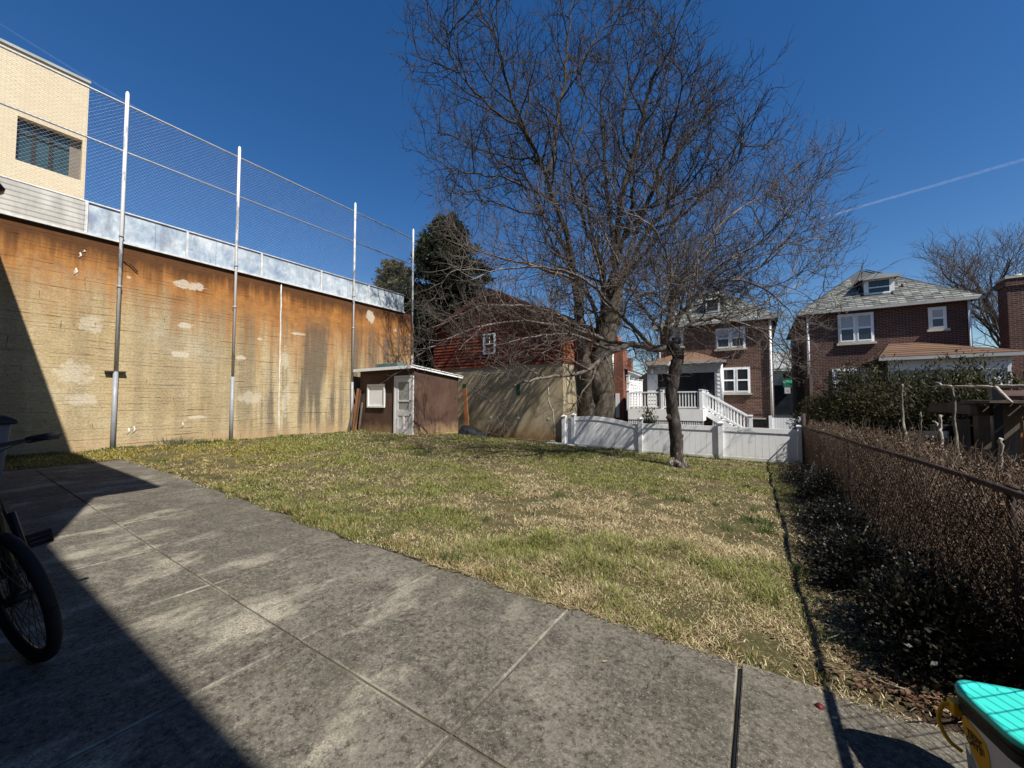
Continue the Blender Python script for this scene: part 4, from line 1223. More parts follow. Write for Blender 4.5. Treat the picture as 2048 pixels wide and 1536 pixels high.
# ---- chimney and third house at the right edge
h3 = thing('brick_house', 'dark brick house with tall chimney at right edge of the picture', 'house', (11,27,-.6))
cx0 = atY(2015,600,22.6)[0]
czt = atY(2030,556,22.6)[2]
MB().box(cx0,cx0+.95,22.6,23.3,-1,czt).build('chimney', MAT['brick2'], h3)
MB().box(cx0-.06,cx0+1.0,22.54,23.36,czt-.3,czt-.14).build('chimney_band', MAT['brick2'], h3)
MB().box(cx0-.05,cx0+1.0,22.55,23.35,czt,czt+.08).build('chimney_cap', MAT['limestone'], h3)
MB().cyl((cx0+.4,22.95,czt+.08),(cx0+.4,22.95,czt+.2),.11,10).build('flue', MAT['limestone'], h3)
MB().box(cx0+1.7,cx0+8,22.9,25.0,-1,5.0).build('wall', MAT['brick2'], h3)
MB().box(cx0+.9,cx0+1.75,22.8,23.2,-1,3.0).build('wall', MAT['brick2'], h3)
hip_roof(h3, cx0+1.5, cx0+8.2, 22.7, 25.2, 5.01, 6.2, 23.9, 24.0)
# ---- house at left beyond the big tree
h4 = thing('brick_house', 'orange red brick house end seen right of the big tree trunk', 'house', (-9,24.5,-.6))
bx1 = atY(1246,720,HY)[0]
ztop = atY(1235,700,HY)[2]
MB().box(bx1-5.4,bx1,HY,HY+1.0,-1.2,ztop).build('wall', MAT['brick3'], h4)
MB().prism([(bx1-1.0,HY+.004,ztop),(bx1-.05,HY+.004,ztop),(bx1-.35,HY+.004,ztop+.9),(bx1-.65,HY+.004,ztop+.9)],(0,.8,0)).build('chimney', MAT['brick3'], h4)
a, b = atY(1231,798,HY-.03), atY(1239,835,HY-.03)
MB().box(a[0],b[0],HY-.04,HY-.003,b[2],a[2]+.35).build('door', MAT['white'], h4)
MB().cyl((bx1-.62,HY-.06,3.0),(bx1-.62,HY-.06,ztop-.1),.05,8).build('downpipe', MAT['white'], h4)
MB().box(bx1-5.6,bx1-1.2,HY-.2,HY+1.2,ztop,ztop+.1).build('roof', MAT['roofdark'], h4)
h5 = thing('distant_house', 'low orange brick house with pale roof and chimney far behind the deck', 'house', (-7,38,-.6))
u0, u1 = atY(1236,760,36)[0], atY(1300,760,36)[0]
zr5 = atY(1260,757,36)[2]
MB().box(u0-1,u1,36,44,-1.5,zr5).build('wall', MAT['brick3'], h5)
MB().prism([(u0-1.3,35.7,zr5),(u1-.4,35.7,zr5),(u0-.9,35.7,zr5+1.5)],(0,8,0)).build('roof', MAT['greyroof'], h5)
zc = atY(1255,716,37)[2]; c0 = atY(1251,716,37)[0]
MB().box(c0,c0+.55,37,37.6,zr5,zc).build('chimney', MAT['brick3'], h5)
a, b = atY(1248,792,36), atY(1256,815,36)
MB().box(a[0],b[0],35.95,35.997,b[2],a[2]).build('window', MAT['white'], h5)
h6 = thing('distant_house', 'dark gabled house roof behind the porch left of the middle house', 'house', (-5,40,-.6))
g0, gpk, g1 = atY(1276,757,34.5), atY(1300,735,34.5), atY(1345,760,34.5)
MB().prism([(g0[0],34.5,-1.5),(g1[0]+2,34.5,-1.5),(g1[0]+2,34.5,g0[2]),(gpk[0]+1.4,34.5,gpk[2]+.7),(g0[0],34.5,g0[2])],(0,6,0)).build('wall', MAT['roofdark'], h6)
# ---- street view in the gap between the houses
h7 = thing('distant_house', 'pale fronted house across the street in the gap between brick houses', 'house', (5,52,-.6))
s0, s1 = atY(1530,700,50)[0], atY(1640,700,50)[0]
MB().box(s0,s1,50,58,-2,atY(1570,741,50)[2]).build('wall', MAT['sidinghouse'], h7)
MB().prism([(s0-.5,49.4,atY(1570,741,50)[2]),(s1+.5,49.4,atY(1570,741,50)[2]),(s1+.5,54,atY(1570,700,50)[2]),(s0-.5,54,atY(1570,700,50)[2])],(0,0,.2)).build('roof', MAT['greyroof'], h7)
for pa, pb in ((1566,1580),(1583,1592)):
    a, b = atY(pa,746,50), atY(pb,756,50)
    MB().box(a[0],b[0],49.93,49.99,b[2],a[2]).build('window', MAT['glass'], h7)
a, b = atY(1545,771,50), atY(1610,830,50)
MB().box(a[0],b[0],49.92,49.99,b[2],a[2]).build('porch_shade', MAT['glass'], h7)
a, b = atY(1567,766,48), atY(1592,774,48)
o = MB().prism([(a[0],48,b[2]),(a[0],48,a[2]),(a[0],49.9,a[2]+.4),(a[0],49.9,b[2])],(b[0]-a[0],0,0)).build('awning', MAT['awning'])
tag(o, 'green awning on the house across the street', 'awning')
a, b = atY(1569,775,47.5), atY(1581,787,47.5)
o = MB().box(a[0],b[0],47.5,47.56,b[2],a[2]).build('sign_board', MAT['signwhite'])
tag(o, 'small white sign board below the green awning', 'sign')
mbm = MB(); c = (np.array([a[0],0,a[2]])+np.array([b[0],0,b[2]]))/2; ww = b[0]-a[0]
mbm.prism([(c[0]-ww*.3,47.49,c[2]-ww*.22),(c[0],47.49,c[2]+ww*.1),(c[0]+ww*.3,47.49,c[2]-ww*.22),(c[0],47.49,c[2]-ww*.05)],(0,.008,0))
mbm.build('emblem', MAT['redflag'], o)
a, b = atY(1583,775,47), atY(1590,797,47)
o = MB().prism([(a[0],47,a[2]),(a[0]+(b[0]-a[0])*.5,47,a[2]),(b[0],47,b[2]),(a[0]+(b[0]-a[0])*.7,47,b[2])],(0,.05,0)).build('flag', MAT['redflag'])
tag(o, 'drooping red flag beside the green awning', 'flag')

# ---- the photographer's own house, behind the camera, whose shadow lies on the patio
hb = thing('brick_house', 'tall brick house behind the camera shading the left of the patio', 'house', (-5,-6,0))
EZ = 6.04
MB().box(-11.6,-2.33,-12,-.25,-.3,EZ-.05).build('wall', MAT['brick'], hb)
MB().box(-11.8,-2.31,-12.3,.37,EZ-.13,EZ).build('eave', MAT['white'], hb)
MB().box(-2.325,6.5,-12,-1.45,-.3,EZ-.05).build('wall', MAT['brick'], hb)
MB().box(-2.305,6.8,-12.3,-.90,EZ-.13,EZ).build('eave', MAT['white'], hb)
MB().prism([(-11.8,.2,EZ+.002),(-11.8,-12.3,EZ+.002),(-11.8,-6,EZ+1.1)],(9.4,0,0)).build('roof', MAT['roofdark'], hb)
MB().prism([(-2.3,-1.1,EZ+.002),(-2.3,-12.3,EZ+.002),(-2.3,-6.5,EZ+1.0)],(9.0,0,0)).build('roof', MAT['roofdark'], hb)
lt = thing('wall_lantern', 'dark wall lantern hanging at left edge of the picture', 'lamp', (-1.97,-.25,1.9))
MB().tube([(-1.97,-.28,2.02),(-1.97,-.1,2.1),(-1.97,.06,2.0)], .012, 8).build('bracket', MAT['blackmetal'], lt)
MB().lathe((-1.97,.06,1.80),[(.04,0),(.06,.02),(.075,.14),(.085,.15),(.05,.2),(.01,.22)],10).build('lantern', MAT['blackmetal'], lt)
# ------------------------------------------------------------------ bare trees
def unit(v): return v/(np.linalg.norm(v)+1e-12)
class Tree:
    def __init__(self, seed, lv, up=.12, wob=.18, droop=0.0):
        self.r = np.random.default_rng(seed); self.lv = lv; self.up = up; self.wob = wob; self.droop = droop
        self.big, self.small = Tubes(), Tubes()
        self.count = 0
    def path(self, p, d, L, n, up, wob):
        P = [p]; st = L/n
        for i in range(n):
            d = unit(d + self.r.normal(0, wob, 3) + np.array([0,0,up]))
            p = p + d*st; P.append(p)
        return np.array(P), d
    def branch(self, p, d, L, rad, lev):
        """lev counts down; 0 = last twig"""
        cfg = self.lv[lev]
        n = cfg['n']
        P, _ = self.path(p, d, L, n, cfg.get('up', self.up), cfg.get('wob', self.wob))
        rr = np.linspace(rad, max(rad*cfg.get('tip',.35), .0022), n+1)
        (self.big if lev >= 3 else self.small).add(P, rr, 6 if lev >= 3 else (4 if lev == 2 else 3))
        self.count += 1
        if lev > 0: self.kids(P, rr, L, lev)
    def kids(self, P, rr, L, lev, k0=None, start=None):
        cfg = self.lv[lev]; ch = self.lv[lev-1]
        n = len(P)-1
        num = cfg['kids'] if k0 is None else k0
        num = max(1, int(round(num*self.r.uniform(.8,1.2))))
        az = self.r.uniform(0, 6.28)
        s0 = cfg.get('start', .2) if start is None else start
        for k in range(num):
            f = s0 + (1-s0)*((k+self.r.uniform(.1,.9))/num)
            x = min(f*n, n-1e-3); i = int(x); u = x-i
            q = P[i]*(1-u)+P[i+1]*u; t = unit(P[i+1]-P[i])
            ref = np.array([0,0,1.0]) if abs(t[2]) < .9 else np.array([1.0,0,0])
            s = unit(np.cross(t, ref)); v = np.cross(s, t)
            az += 2.4 + self.r.normal(0,.35)
            ang = math.radians(self.r.normal(cfg.get('ang',48), 9))
            d = t*math.cos(ang) + (s*math.cos(az)+v*math.sin(az))*math.sin(ang)
            d[2] += cfg.get('lift', .15)
            Lc = L*ch['len']*(1-.45*f)*self.r.uniform(.65,1.25) if ch.get('abs') is None else ch['abs']*self.r.uniform(.6,1.25)*(1-.5*f)
            rc = (rr[i]*(1-u)+rr[i+1]*u)*ch.get('rk', .55)
            self.branch(q, unit(d), Lc, max(min(rc, ch.get('rmax', 9)), ch.get('rmin', .003)), lev-1)

def smoothpath(pts, sub=4, jit=0.0, r=None):
    P = np.array(pts, float); out = []
    n = len(P)
    for i in range(n-1):
        p0, p1, p2, p3 = P[max(i-1,0)], P[i], P[i+1], P[min(i+2,n-1)]
        for k in range(sub):
            t = k/sub
            out.append(.5*((2*p1)+(-p0+p2)*t+(2*p0-5*p1+4*p2-p3)*t*t+(-p0+3*p1-3*p2+p3)*t**3))
    out.append(P[-1]); out = np.array(out)
    if jit and r is not None: out[1:-1] += r.normal(0, jit, out[1:-1].shape)
    return out

# ---- big multi-stemmed tree behind the white fence
def big_tree():
    root = thing('bare_tree', 'tall bare tree with many rising limbs beside the garage', 'tree', (-5.0,14.6,-.4))
    T = Tree(21, {0:dict(n=3,len=.5,abs=.62,rmin=.0080,rmax=.009,wob=.26,up=.05),
                  1:dict(n=4,len=.55,abs=1.05,kids=2.3,ang=44,rmin=.0105,rmax=.013,wob=.20,start=.15,lift=.06,up=.03),
                  2:dict(n=5,len=.62,abs=1.8,kids=3.6,ang=44,rmin=.015,rmax=.026,wob=.17,rk=.6,start=.15,lift=.08,up=.04),
                  3:dict(n=8,len=.6,abs=2.6,kids=4.8,ang=46,rmin=.022,rmax=.045,wob=.12,rk=.6,start=.12,lift=.14,up=.07)})
    d0 = 15.0
    def P(px, py, dd=0): return atD(px, py, d0+dd)
    base = P(1197, 835); base[2] = gz(base[0], base[1])-.1
    def limb(pts, r0, r1, kids, name='limb', sides=9, start=.25):
        q = smoothpath(pts, 5, .03, T.r)
        rr = .76*r0*(1-np.linspace(0,1,len(q)))**.85 + r1*.8
        MB().tube(q, rr, sides, True).build(name, MAT['bark2'] if name == 'trunk' else MAT['limb2'], root)
        L = np.linalg.norm(np.diff(q,axis=0),axis=1).sum()
        if kids: T.kids(q, rr, L, 4, kids, start)
        return q
    T.lv[4] = dict(n=8, kids=8, ang=52, lift=.12, start=.25)
    def zc(x, y): return 840+.42*x, .42*y
    # trunks
    trunk = smoothpath([base, P(1205,790), P(1200,730), P(1212,670), P(1228,620), P(1232,560)], 5, .02, T.r)
    rr = np.interp(np.linspace(0,1,len(trunk)), [0,.12,.3,.55,.8,1], [.60,.50,.44,.40,.33,.26])
    MB().tube(trunk, rr, 16).build('trunk', MAT['bark2'], root)
    b2 = P(1172,838,-.2); b2[2] = gz(b2[0], b2[1])-.1
    tr2 = smoothpath([b2, P(1178,780,-.2), P(1170,730,-.3), P(1165,690,-.3), P(1160,640,-.4), P(1157,585,-.5)], 5, .02, T.r)
    MB().tube(tr2, np.interp(np.linspace(0,1,len(tr2)), [0,.2,1], [.34,.27,.17]), 12).build('trunk', MAT['bark2'], root)
    # burl
    MB().tube([P(1192,800,-.35),P(1195,770,-.42),P(1190,742,-.38)], [.12,.22,.10], 10).build('burl', MAT['bark2'], root)
    Z = lambda x, y, dd: P(*zc(x, y), dd)
    t6, t5 = trunk[-1], trunk[-4]
    k2 = tr2[-1]
    limb([k2, Z(700,1130,-.8), Z(640,960,-1.0), Z(600,830,-1.2), Z(555,740,-1.6), Z(500,600,-2.0), Z(430,440,-2.4), Z(380,250,-2.8), Z(330,60,-3.0)], .13, .02, 15)
    limb([Z(612,830,-1.2), Z(640,690,-.8), Z(660,520,-.6), Z(690,400,-.5), Z(695,250,-.4), Z(720,60,-.3), Z(735,-130,-.2)], .10, .02, 13)
    limb([tr2[-8], Z(690,1190,.2), Z(590,1030,.5), Z(530,880,.8), Z(400,780,1.2), Z(250,690,1.5), Z(80,625,1.8)], .09, .015, 14)
    limb([trunk[-8], Z(830,1180,1.0), Z(800,980,1.6), Z(740,760,2.0), Z(640,600,2.4), Z(520,480,2.8), Z(400,380,3.0)], .10, .015, 13)
    limb([t6, Z(935,1180,-.3), Z(960,950,-.8), Z(1010,760,-1.0), Z(1060,560,-1.2), Z(1090,430,-1.4), Z(1130,330,-1.8), Z(1190,240,-2.0)], .17, .02, 15)
    limb([t6, Z(915,1120,.6), Z(890,900,1.0), Z(878,700,1.4), Z(860,520,1.7), Z(880,330,2.0), Z(905,200,2.2)], .12, .015, 13)
    limb([trunk[-5], Z(1010,1240,.2), Z(1090,1090,.2), Z(1170,1000,.0), Z(1200,840,-.2), Z(1265,650,-.3), Z(1370,540,-.4), Z(1450,470,-.5)], .13, .015, 14)
    limb([trunk[-3], Z(1030,1100,1.2), Z(1110,920,1.6), Z(1180,780,2.0), Z(1240,690,2.2), Z(1300,560,2.5), Z(1350,430,2.8)], .11, .015, 14)
    limb([Z(1085,1095,.2), Z(1190,1060,-.8), Z(1300,980,-1.4), Z(1400,880,-1.8), Z(1490,790,-2.2), Z(1540,690,-2.5)], .07, .012, 12)
    limb([Z(640,960,-1.0), Z(520,900,-1.8), Z(400,850,-2.4), Z(250,830,-2.8), Z(120,800,-3.0)], .055, .012, 10)
    limb([Z(590,1030,.5), Z(450,1000,1.2), Z(330,960,1.8), Z(220,950,2.2)], .045, .012, 9)
    limb([Z(1010,760,-1.0), Z(960,620,-.4), Z(980,450,.2), Z(1000,300,.6), Z(1060,180,1.0)], .06, .012, 10)
    limb([trunk[-6], Z(860,1240,-1.0), Z(800,1120,-2.0), Z(740,950,-2.6), Z(720,800,-3.0), Z(760,620,-3.2), Z(800,450,-3.4)], .08, .012, 11)
    limb([Z(500,600,-2.0), Z(400,560,-2.6), Z(260,440,-3.2), Z(170,320,-3.4), Z(110,160,-3.6)], .05, .012, 10)
    limb([Z(690,400,-.5), Z(760,300,-.2), Z(830,200,.1), Z(900,90,.4), Z(960,0,.6)], .04, .012, 8)
    for pts, r0 in (([(-5.0,14.4,4.3),(-4.5,13.1,5.3),(-4.3,12.2,5.9),(-4.0,11.2,6.4)], .17), ([(-4.9,14.4,5.4),(-3.8,13.0,6.6),(-3.2,11.9,7.4),(-2.8,10.8,8.0)], .12),
                    ([(-5.1,14.4,3.4),(-4.9,13.2,4.6),(-4.9,12.3,5.0),(-4.7,11.4,5.3)], .09), ([(-4.8,14.4,6.5),(-3.0,13.2,8.0),(-2.2,12.2,9.0),(-1.6,11.2,9.8)], .10),
                    ([(-5.2,14.3,4.8),(-5.6,13.0,6.0),(-5.8,12.0,6.6),(-5.8,11.2,7.0)], .09), ([(-4.9,14.4,5.0),(-3.6,13.3,5.8),(-2.6,12.4,6.2),(-1.9,11.6,6.4)], .07)):
        limb([np.array(p_, float) for p_ in pts], r0, .02, 6)          # added limbs over the fence, placed to cast diagonal shadows on the garage
    T.big.build('branches', MAT['limb2'], root)
    T.small.build('twigs', MAT['twig2'], root)
    return T.count
N2 = big_tree()

# ---- near tree with dark trunk and pale spreading branches
def near_tree():
    d0 = 9.35
    def P(px, py, dd=0): return atD(px, py, d0+dd)
    b = P(1355, 934)
    base = np.array([b[0], b[1], gz(b[0], b[1])-.08])
    root = thing('crab_apple_tree', 'low spreading bare tree with dark flaking trunk standing in the lawn', 'tree', base)
    T = Tree(5, {0:dict(n=3,len=.5,abs=.36,rmin=.0044,rmax=.0052,wob=.25,up=.03),
                 1:dict(n=4,len=.5,abs=.70,kids=2.4,ang=45,rmin=.0062,rmax=.008,wob=.18,start=.15,lift=.1,up=.05),
                 2:dict(n=6,len=.55,abs=1.05,kids=3.6,ang=46,rmin=.008,rmax=.014,wob=.15,rk=.6,start=.15,lift=.12,up=.04),
                 3:dict(n=7,len=.6,abs=1.5,kids=4.2,ang=45,rmax=.026,wob=.14,rk=.6,start=.15,lift=.15,up=.02),
                 4:dict(n=8,kids=8,ang=46,lift=.15,start=.2)})
    trunk = smoothpath([base, P(1354,905), P(1350,850), P(1343,790), P(1351,735), P(1357,712), P(1345,694), P(1330,690)], 6, .008, T.r)
    rr = np.interp(np.linspace(0,1,len(trunk)), [0,.05,.12,.3,.55,.75,.88,1], [.27,.185,.155,.138,.14,.138,.135,.09])
    rr = rr*(1+T.r.normal(0,.035,len(rr)))
    MB().tube(trunk, rr, 16).build('trunk', MAT['bark1'], root)
    for px, py, dd in ((1328,938,-.1),(1382,938,-.12),(1360,946,-.25),(1345,930,.25)):       # root flare
        e = P(px, py, dd); e[2] = gz(e[0], e[1])-.04
        MB().tube([base+np.array([0,0,.36]), (base+e)/2+np.array([0,0,.12]), e], [.10,.085,.03], 8).build('root', MAT['bark1'], root)
    for px, py in ((1338,835),(1361,872),(1336,760)):                                  # knots
        c = P(px, py, -.05); MB().tube([c+np.array([0,0,-.09]), c, c+np.array([0,0,.08])], [.03,.075,.03], 8).build('knot', MAT['bark1'], root)
    top, mid = trunk[-1], trunk[-7]
    def limb(pts, r0, r1, kids, mat='limb1', start=.2):
        q = smoothpath(pts, 5, .012, T.r)
        r = (r0-r1)*(1-np.linspace(0,1,len(q)))**.9 + r1
        MB().tube(q, r, 8).build('limb', MAT[mat], root)
        L = np.linalg.norm(np.diff(q,axis=0),axis=1).sum()
        T.kids(q, r, L, 4, kids, start)
        return q
    q1 = limb([top, P(1312,698,-.1), P(1283,691,-.3), P(1258,690,-.5), P(1228,702,-.8), P(1197,724,-1.0), P(1165,745,-1.2), P(1120,752,-1.4), P(1060,760,-1.6), P(1015,778,-1.7)], .095, .010, 12)
    limb([P(1258,690,-.5), P(1215,682,-.2), P(1180,668,.0), P(1130,655,.2), P(1050,642,.3), P(985,650,.3), P(935,661,.2), P(870,690,.1), P(820,720,.0)], .055, .008, 14)
    limb([P(1228,702,-.8), P(1195,690,-.9), P(1150,670,-1.2), P(1110,668,-1.4), P(1060,675,-1.6), P(1000,690,-1.8)], .04, .007, 10)
    limb([P(1215,682,-.2), P(1160,655,.5), P(1120,632,.8), P(1083,614,1.0), P(1010,610,1.1), P(960,612,1.2), P(905,640,1.2), P(850,660,1.1)], .045, .007, 13)
    limb([P(1312,698,-.1), P(1270,660,-.6), P(1230,620,-1.1), P(1170,560,-1.5), P(1090,535,-1.9), P(1000,540,-2.1), P(940,560,-2.3)], .05, .007, 13)
    limb([P(1150,560,-1.5), P(1060,530,-1.0), P(980,510,-.8), P(930,490,-.6)], .028, .006, 9)
    limb([top, P(1322,660,.4), P(1280,610,.8), P(1250,560,1.1), P(1190,545,1.4), P(1120,570,1.6)], .05, .007, 11)
    limb([top, P(1350,650,-.3), P(1375,612,-.5), P(1400,580,-.7), P(1470,560,-.9), P(1540,585,-1.1), P(1595,640,-1.2)], .06, .007, 14)
    limb([mid, P(1365,660,.3), P(1400,640,.6), P(1450,640,.8), P(1500,652,1.0), P(1545,680,1.1), P(1585,720,1.1)], .055, .007, 13)
    limb([P(1375,612,-.5), P(1390,540,-.2), P(1400,495,.1), P(1470,425,.3), P(1550,375,.5), P(1598,325,.6)], .05, .006, 12)
    limb([P(1400,580,-.7), P(1440,530,-1.0), P(1510,490,-1.2), P(1560,440,-1.5), P(1590,380,-1.6)], .035, .006, 11)
    limb([P(1470,560,-.9), P(1540,520,-.8), P(1575,475,-.7), P(1605,420,-.7)], .03, .005, 11)
    limb([P(1450,640,.8), P(1520,610,1.2), P(1580,580,1.5), P(1625,545,1.6), P(1665,520,1.7)], .03, .005, 10)
    limb([top, P(1335,640,-.8), P(1345,580,-1.3), P(1330,500,-1.7), P(1300,450,-2.0), P(1240,420,-2.2)], .045, .006, 12)
    limb([top, P(1345,630,.8), P(1370,560,1.3), P(1420,500,1.6), P(1450,430,1.8), P(1480,380,2.0)], .045, .006, 12)
    limb([P(1240,420+110,-1.5), P(1215,480,-1.6), P(1180,420,-1.8), P(1130,400,-2.0)], .025, .005, 8)
    for k in range(8):                                    # tangle of crown shoots over the fork
        a_ = T.r.uniform(0, 6.28); rr_ = T.r.uniform(.8, 2.4)
        px_, py_ = 1345+T.r.uniform(-60,60), 640+T.r.uniform(-40,30)
        e_ = (px_+T.r.uniform(-200,170), py_-T.r.uniform(-10,110)); dd_ = T.r.uniform(-1.6,1.6)
        limb([P(px_,py_,dd_*.3), P((px_*2+e_[0])/3,(py_*2+e_[1])/3-25,dd_*.6), P((px_+2*e_[0])/3,(py_+2*e_[1])/3-22,dd_*.85), P(e_[0],e_[1]+20,dd_)], .028, .006, 9)
    T.big.build('branches', MAT['limb1'], root)
    T.small.build('twigs', MAT['twig1'], root)
    return T.count
N1 = near_tree()

# ---- farther bare trees
def far_tree(label, x, y, h, spread, seed, lean=0.0, dens=1.0, thick=.22, stem=.28):
    zb = -.6
    root = thing('bare_tree', label, 'tree', (x, y, zb), 'bare trees behind the houses')
    k = h/12
    T = Tree(seed, {0:dict(n=3,len=.5,abs=.9*k,rmin=.010,rmax=.012,wob=.2,up=.04),
                    1:dict(n=4,len=.5,abs=1.7*k,kids=5*dens,ang=42,rmin=.014,rmax=.02,wob=.18,start=.15,lift=.1),
                    2:dict(n=5,len=.55,abs=2.8*k,kids=5*dens,ang=42,rmax=.045,wob=.16,rk=.6,start=.2,lift=.1),
                    3:dict(n=7,len=.6,abs=4.6*k,kids=6,ang=45,rmax=.10,wob=.12,rk=.65,start=.2,lift=.18),
                    4:dict(n=8,kids=7,ang=50,lift=.2,start=.3)})
    P, d = T.path(np.array([x,y,zb-.2]), unit(np.array([lean,0,1.0])), h*.62, 8, .05, .05)
    rr = np.linspace(thick, thick*.35, 9)
    MB().tube(P, rr, 10).build('trunk', MAT['limb2'], root)
    T.kids(P, rr, h*.6, 4, 10, stem)
    T.big.build('branches', MAT['limb2'], root)
    T.small.build('twigs', MAT['twig3'], root)
far_tree('large spreading bare tree rising behind the right hand chimney', 16.2, 42.0, 17.5, 6, 31, -.12, 1.5, .42, .28)
far_tree('bare tree behind the roof of the red garage', -13.0, 36.0, 12.5, 5, 32)
far_tree('bare tree crown behind the tall tree left of the middle house', -8.0, 40.0, 13.0, 5, 33)
far_tree('bare tree rising behind the slate roof of the middle house', -1.5, 42.0, 12.5, 5, 34)
far_tree('bare street tree in the gap between the two brick houses', 3.4, 41.0, 11.5, 5, 35, 0, 1.1, .22, .2)

# ------------------------------------------------------------------ evergreens
def cards(P, D, Nrm, L, Wd, col, jitter=.25, r=rng):
    """pointed leaf quads: base point, direction, side vector, length, width -> arrays"""
    n = len(P)
    S = np.cross(D, Nrm); S /= np.linalg.norm(S, axis=1)[:, None]+1e-9
    L = L[:, None]; Wd = Wd[:, None]
    V = np.stack([P, P+D*L*.45+S*Wd*.5, P+D*L, P+D*L*.45-S*Wd*.5], 1)
    F = np.arange(n*4).reshape(-1, 4)
    Cc = np.repeat(np.c_[col, np.ones(n)], 4, 0)
    return V.reshape(-1, 3), F, Cc

def rdir(n, r): 
    v = r.normal(0, 1, (n, 3)); return v/np.linalg.norm(v, axis=1)[:, None]

def spruce(label, x, y, zb, h, rad, seed, colA, colB, n_br=150, shape=.9, group=None, needle=.16, dens=46, droop=.35, low=.02):
    r = np.random.default_rng(seed)
    root = thing('spruce_tree', label, 'tree', (x, y, zb), group)
    MB().tube([(x,y,zb-.2),(x,y,zb+h*.5),(x,y,zb+h)], [h*.018,h*.012,.01], 8).build('trunk', MAT['limb2'], root)
    T = Tubes(); Ps, Ds, Cs, Ls = [], [], [], []
    for k in range(n_br):
        f = low + (1-low)*((k+r.random())/n_br)**.85
        z = zb + f*h
        L = rad*(1-f)**shape*r.uniform(.55,1.22) + .22
        az = k*2.399 + r.normal(0,.2)
        d = np.array([math.cos(az), math.sin(az), .25-.1*(1-f)])
        m = 7
        t = np.linspace(0,1,m)
        B = np.array([x,y,z]) + np.outer(t*L, [d[0],d[1],0])
        B[:,2] += L*(.28*t - droop*t**2*(1.2-f) + .12*t**4)
        T.add(B, np.linspace(.03,.006,m), 3)
        nn = int(dens*(.4+L))
        u = r.random(nn)**.7
        idx = np.minimum((u*(m-1)).astype(int), m-2); w = (u*(m-1)-idx)[:,None]
        p = B[idx]*(1-w)+B[idx+1]*w
        side = np.array([-d[1], d[0], 0])
        s = r.choice([-1,1], nn)
        dd = np.outer(s*r.uniform(.2,1,nn), side) + np.outer(r.uniform(.3,1,nn), [d[0],d[1],0]) + np.stack([r.normal(0,.15,nn),r.normal(0,.15,nn),r.normal(-.25,.3,nn)],-1)
        dd /= np.linalg.norm(dd,axis=1)[:,None]
        # a spray: several needles tufts along a short shoot
        ll = r.uniform(.22,.5,nn)*(.35+.65*min(1,L/1.2))
        for q in range(4):
            Ps.append(p + dd*(ll*q*.25)[:,None] + r.normal(0,.03,(nn,3)))
            d2 = dd + r.normal(0,.55,(nn,3)); d2 /= np.linalg.norm(d2,axis=1)[:,None]
            Ds.append(d2); Ls.append(np.full(nn, needle)*r.uniform(.7,1.4,nn))
            mixv = np.clip(r.random(nn)*.7+.3*u,0,1)[:,None]
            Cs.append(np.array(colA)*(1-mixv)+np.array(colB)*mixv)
    P, D, L, Cc = map(np.concatenate, (Ps, Ds, Ls, Cs))
    V, F, K = cards(P, D, rdir(len(P), r), L, L*.34, Cc)
    T.build('branches', MAT['limb2'], root)
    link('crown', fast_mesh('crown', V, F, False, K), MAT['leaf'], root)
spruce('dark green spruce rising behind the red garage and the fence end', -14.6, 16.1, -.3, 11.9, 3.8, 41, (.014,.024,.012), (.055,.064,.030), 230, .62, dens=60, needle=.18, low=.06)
spruce('olive conifer top showing behind the fence above the retaining wall', -20.2, 17.2, -.3, 10.7, 2.3, 42, (.05,.055,.022), (.15,.13,.055), 150, .45, dens=50, needle=.17, low=.3, droop=.05)

def bushy(name, label, cat, c, size, n, seed, colA, colB, L=.12, W_=.4, mat='leaf', up=.3, group=None, fan=True, stems=6, shell=.55):
    """a shrub: stems plus leaf sprays clustered in lumpy clumps"""
    r = np.random.default_rng(seed)
    root = thing(name, label, cat, c, group)
    T = Tubes(); c = np.asarray(c, float); size = np.asarray(size, float)
    nc = 46 if n < 20000 else 90
    cl = rdir(nc, r)*(r.random((nc,1))**.33)
    cl[:,2] = np.abs(cl[:,2])*1.0
    for k in range(nc):
        q = c + cl[k]*size*.8
        a = c + np.array([cl[k,0]*size[0]*.2, cl[k,1]*size[1]*.2, 0])
        T.add([a, (a+q)/2+r.normal(0,.06,3), q], [.016,.010,.004], 4)
    m = n//nc
    Ps, Ds, Cs = [], [], []
    for k in range(nc):
        cc = c + cl[k]*size*.85
        rad = size.mean()*r.uniform(.22,.38)
        p = cc + rdir(m, r)*(r.random((m,1))**.5)*rad
        out = p - c - np.array([0,0,size[2]*.2]); out /= np.linalg.norm(out,axis=1)[:,None]+1e-9
        d = out + r.normal(0,.5,(m,3)) + np.array([0,0,up]); d /= np.linalg.norm(d,axis=1)[:,None]
        Ps.append(p); Ds.append(d)
        mixv = np.clip(r.random(m)[:,None]*.8 + (r.random()-.4)*.5, 0, 1)
        Cs.append(np.array(colA)*(1-mixv)+np.array(colB)*mixv)
    P, D, Cc = map(np.concatenate,(Ps,Ds,Cs))
    zmin = gz(P[:,0],P[:,1])+.01
    P[:,2] = np.maximum(P[:,2], zmin)
    Lh = r.uniform(.6,1.4,len(P))*L
    V, F, K = cards(P, D, rdir(len(P), r), Lh, Lh*W_, Cc)
    T.build('stems', MAT['limb2'], root)
    link('foliage', fast_mesh('foliage', V, F, False, K), MAT[mat], root)
    return root
